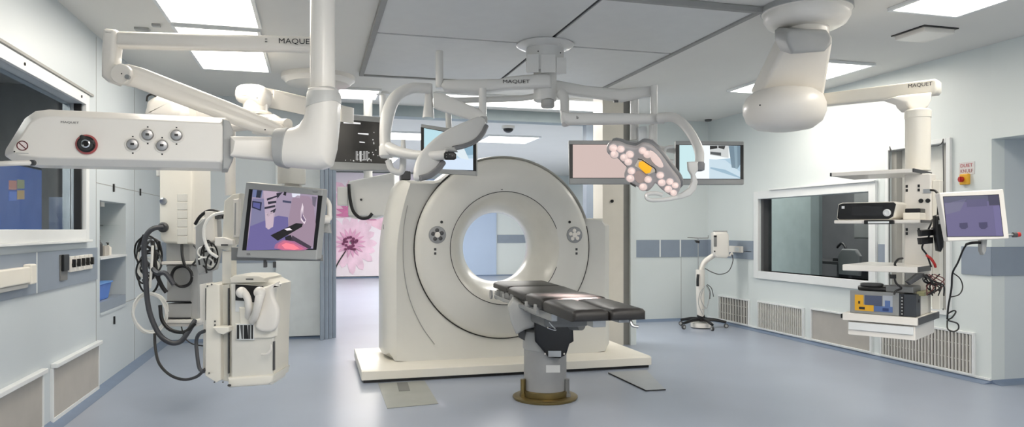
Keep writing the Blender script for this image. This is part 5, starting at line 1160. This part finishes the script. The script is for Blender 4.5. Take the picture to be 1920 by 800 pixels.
# touch screen
n3 = nrm(-4, 4); P3 = pix(1828, 402, 4.6)
t, s, poly, n_, P_ = monitor('touch_screen', 'white framed tilted touch screen with dark violet picture at right', [(1761, 361), (1882, 354), (1893, 447), (1778, 452)], [(1768, 368), (1873, 364), (1882, 443), (1776, 444)], P3, n3, .06, M_white, cat='screen', bev=.008)
poly([(1769, 369), (1872, 365), (1881, 442), (1777, 443)], (104, 98, 138), 0, .8)
poly([(1769, 369), (1872, 365), (1873, 376), (1770, 380)], (92, 94, 120), 1, .7); poly([(1771, 382), (1812, 372), (1800, 395), (1774, 402)], (120, 118, 148), 1, .7)
poly([(1799, 418), (1814, 417), (1815, 426), (1810, 429), (1803, 429), (1799, 425)], (70, 66, 104), 2, .7); poly([(1835, 417), (1851, 416), (1852, 425), (1847, 429), (1840, 429), (1836, 425)], (70, 66, 104), 2, .7)
poly([(1812, 374), (1850, 372), (1851, 386), (1813, 388)], (96, 92, 130), 2, .7); poly([(1852, 366), (1872, 365), (1874, 384), (1855, 385)], (66, 64, 92), 3, .7); poly([(1862, 386), (1874, 385), (1881, 442), (1868, 442)], (112, 106, 150), 3, .8)
MB().pillow([pix(x, y, 4.68) for x, y in ((1842, 448), (1852, 448), (1850, 470), (1846, 478), (1842, 470))], -FV, .05, .008).build('cable_exit', M_grey, t)
a = sf(0, .45, 1.62); MB().tube([a, a+NX*.1-ZV*.05, pix(1800, 408, 4.85), pix(1825, 405, 4.68)], .022, n=12).build('support_arm', M_white, t)
t = thing('red_valve', 'small red capped steel spigot sticking out right of the touch screen', 'knob', pix(1902, 441, 4.62))
MB().cyl(pix(1890, 441, 4.62), pix(1900, 440, 4.62), .008, n=12).build('stem', M_steel, t); MB().cyl(pix(1899, 440, 4.62), pix(1906, 440, 4.62), .016, n=16).build('collar', M_dgrey, t); MB().cyl(pix(1906, 440, 4.62), pix(1912, 439, 4.62), .015, n=16).build('cap', M_red, t)
# cables of the tower
hose('tower_cable', [(1745, 356, 5.1), (1754, 358, 5.05), (1759, 368, 5.0), (1759, 392, 5.0), (1758, 410, 5.0), (1755, 418, 5.02)], .008, M_cable, 'black cable looping from the tower socket down to the second shelf')
hose('tower_cable', [(1812, 458, 4.75), (1822, 455, 4.7), (1840, 455, 4.7), (1846, 462, 4.7)], .009, M_cable, 'black cable bunched directly under the touch screen')
hose('tower_cable', [(1812, 458, 4.75), (1805, 470, 4.78), (1796, 492, 4.82), (1786, 512, 4.86), (1784, 540, 4.9), (1778, 575, 4.95), (1776, 598, 5.0)], .006, M_cable, 'long black cable falling from the touch screen to the lowest shelf')
hose('tower_cable', [(1788, 512, 4.86), (1800, 522, 4.86), (1805, 538, 4.86), (1798, 552, 4.86), (1780, 557, 4.88)], .004, M_cable, 'thin dark cable loop bulging right between the two lower shelves')
hose('tower_cable', [(1776, 588, 4.9), (1788, 582, 4.88), (1792, 585, 4.88), (1785, 595, 4.88), (1778, 600, 4.9), (1795, 606, 4.88), (1797, 616, 4.88), (1788, 621, 4.88), (1777, 616, 4.9), (1776, 600, 4.92)], .005, M_cable, 'knotted black cable loop at the right corner of the lowest shelf')
hose('tower_cable', [(1692, 484, 5.2), (1684, 486, 5.15), (1678, 494, 5.12), (1680, 500, 5.12)], .008, M_cable, 'short black cable arching over the third shelf left of the spine')
hose('tower_cable', [(1676, 515, 5.1), (1680, 530, 5.08), (1690, 540, 5.06), (1680, 545, 5.05), (1676, 552, 5.05)], .007, M_cable, 'black cable hanging under the left side of the third shelf')
hose('tower_cable', [(1737, 478, 4.95), (1745, 484, 4.93), (1752, 494, 4.93), (1754, 500, 4.95)], .009, M_red, 'red cable just above the third shelf')
hose('tower_cable', [(1732, 455, 5.0), (1729, 465, 4.98), (1738, 478, 4.97), (1746, 500, 4.97)], .006, M_cable, 'black cable from the power bricks to the red cable')
for i in range(12):
    x0_ = rnd.uniform(1722, 1766); pts = [(x0_, 514, 4.98)]
    for k in range(3): pts.append((rnd.uniform(1730, 1772), 526+k*12+rnd.uniform(-5, 5), 4.98+rnd.uniform(-.03, .06)))
    hose('tangled_wire', pts, [.004, .005, .0035][i % 3], [M_cable, M_cable, mat('maroon_wire', (110, 60, 60), .5)][i % 3], 'thin wire in the tangle under the third shelf of the right tower', 'cable', 'tangled wires under the third shelf')
t = thing('black_transformer', 'tilted black box hanging under the third shelf near its front corner', 'adapter', pix(1712, 530, 5.0))
MB().pillow([pix(x, y, 4.98) for x, y in ((1702, 528), (1722, 513), (1734, 512), (1730, 520), (1708, 534))], -FV, .04, .006).build('body', M_dgrey, t); MB().pillow([pix(x, y, 4.97) for x, y in ((1670, 514), (1681, 514), (1681, 522), (1671, 522))], -FV, .03, .004).build('plug', M_blk, t)
# ================================================================ WHEELED STAND IN THE FAR CORNER
base = onZ(1316, 614, 0)
t = thing('wheeled_stand', 'wheeled patient monitor stand with five-star base in the far right corner', 'stand', V((base.x, base.y, 0)))
bz = V((base.x, base.y, 0)); dS = (bz).dot(FV)
def sp(x, y, o=0.0): return pix(x, y, dS+o)
MB().lathe(bz, [(.06, .10), (.07, .13), (.05, .17), (.035, .2)]).build('hub', M_blk, t)
for k in range(5):
    a = math.radians(-8+72*k); dv = RV*math.cos(a)+FV*math.sin(a); e = bz+dv*.36
    lg = MB().tube([bz+ZV*.13, bz+dv*.18+ZV*.125, e+ZV*.09], [.03, .026, .02], n=10, sm=3).build('leg', M_blk, t)
    sd = dv.cross(ZV)
    MB().cyl(e+ZV*.035-sd*.014, e+ZV*.035+sd*.014, .034, n=20).build('caster', M_dgrey, lg)
    MB().cyl(e+ZV*.035-sd*.018, e+ZV*.035+sd*.018, .02, n=16).build('caster_hub', M_grey, lg)
MB().cyl(bz+ZV*.015, bz+ZV*.08, .17).build('base_weight', M_white, t)
MB().tube([sp(1314, 597), sp(1313, 560), sp(1313, 505)], [.05, .062, .07], n=16, sm=3).build('column', M_white, t)
MB().tube([sp(1313, 508), sp(1322, 490, -.02), sp(1345, 474, -.05)], .04, n=14).build('swan_arm', M_white, t)
MB().pillow([sp(x, y, -.15) for x, y in ((1338, 437), (1342, 434), (1363, 434), (1367, 440), (1368, 480), (1362, 484), (1344, 483), (1338, 476))], nrm(-6), .26, .03, steps=4).build('monitor_body', M_white, t)
MB().pillow([sp(x, y, -.16) for x, y in ((1338.5, 441), (1344, 441), (1344, 462), (1338.5, 462))], nrm(-6), .02, .003).build('display', M_mgrey, t); MB().pillow([sp(x, y, -.165) for x, y in ((1338.5, 441), (1344, 441), (1344, 444), (1338.5, 444))], nrm(-6), .02, .003).build('display_edge', M_blk, t)
MB().cyl(sp(1340, 471, -.15), sp(1340, 471, -.17), .012, n=10).build('button', M_blk, t)
MB().pillow([sp(x, y, -.14) for x, y in ((1341, 432), (1364, 432), (1364, 436), (1341, 436))], nrm(-6), .2, .01).build('top_handle', M_grey, t)
MB().cyl(sp(1309, 505, -.03), sp(1309, 446, -.03), .008, n=10).build('pole', M_steel, t)
MB().tube([sp(1289, 445, -.03), sp(1309, 446, -.03), sp(1328, 446, -.03)], .006, n=8).cyl(sp(1328, 446, -.03), sp(1328, 441, -.03), .005, n=8).build('hook_bar', M_mgrey, t)
MB().pillow([sp(x, y, -.05) for x, y in ((1303, 450), (1312, 451), (1312, 456), (1306, 455))], nrm(0), .04, .005).build('clamp', M_blk, t)
MB().tube([sp(1309, 514, -.07), sp(1308, 525, -.08), sp(1308, 536, -.07)], .02, n=10).build('grip', M_blk, t)
MB().pillow([sp(x, y, -.07) for x, y in ((1308, 590), (1318, 594), (1319, 600), (1308, 597))], nrm(0), .05, .006).build('foot_collar', M_blk, t)
hose('monitor_lead', [(1373, 477, dS-.1), (1374, 490, dS-.12), (1366, 508, dS-.14), (1350, 514, dS-.14), (1335, 510, dS-.12), (1322, 503, dS-.1)], .007, M_dgrey, 'thin grey lead looping below the head of the wheeled stand')
hose('monitor_lead', [(1368, 480, dS-.1), (1372, 474, dS-.08), (1374, 478, dS-.1)], .012, M_white, 'white plug at the lower right of the stand head')
for i, (pts) in enumerate(([(1322, 535), (1312, 550), (1310, 570), (1318, 590)], [(1324, 535), (1330, 550), (1326, 575), (1316, 580)], [(1326, 533), (1334, 540), (1338, 556)], [(1325, 534), (1331, 545), (1331, 560)], [(1320, 536), (1314, 560), (1324, 577), (1330, 560)])):
    hose('monitor_lead', [(x, y, dS-.12) for x, y in pts], .006, M_dgrey if i in (2, 3) else M_grey, 'thin lead hanging in loops on the column of the wheeled stand', 'cable', 'leads hanging on the wheeled stand')
# ================================================================ camera, light, render
cd = bpy.data.cameras.new('camera'); cam = bpy.data.objects.new('camera', cd); C.objects.link(cam)
cam.location = O; cam.rotation_euler = (math.radians(90), 0, -TH)
cd.sensor_fit = 'HORIZONTAL'; cd.sensor_width = 36; cd.lens = 36*FP/1920; cd.shift_y = (HY-400)/1920; cd.clip_start = .05; cd.clip_end = 100
SC.camera = cam
wd = bpy.data.worlds.new('world'); SC.world = wd; wd.use_nodes = True
wd.node_tree.nodes['Background'].inputs[0].default_value = (.9, .9, .9, 1); wd.node_tree.nodes['Background'].inputs[1].default_value = .5
area('ceiling_fill_light', .8, -.3, 3.2, 3.0, 3.0, 130, col=(1, .93, .84)); area('ceiling_fill_light', 2.2, .6, 3.2, 2.5, 3, 60, col=(1, .97, .92))  # added warm key and fill near the viewpoint, no fixture of their own
area('ceiling_fill_light', 5.5, 7.35, 3.26, .62, 1.6, 6); area('ceiling_fill_light', 3.0, 9.72, 3.26, 2.6, .6, 80, rot=(math.radians(-18), 0, 0))  # extra light at the visible ceiling panel and strip light
area('next_room_fill', 2.5, 16, 3.2, 5, 7, 340, col=(1, .96, .9)); area('next_room_fill', 6.2, 14, 3.2, 2, 3, 90)  # area lights added to brighten the next room
area('side_room_fill', 8.4, 9.8, 3.2, 1.2, 3, 70); area('side_room_fill', 7.0, 10.8, 3.2, .6, 3, 18)  # added fill for the dim room behind the right window
area('control_room_fill', -3.1, 6.0, 3.1, .8, 1.6, 45)  # added fill kept out of view, lifts the room behind the left window
SC.view_settings.view_transform = 'Standard'; SC.view_settings.look = 'None'; SC.view_settings.gamma = 1; SC.view_settings.exposure = .27
SC.view_settings.use_curve_mapping = False
for o in list(C.objects):
    if '_w' in o: del o['_w']
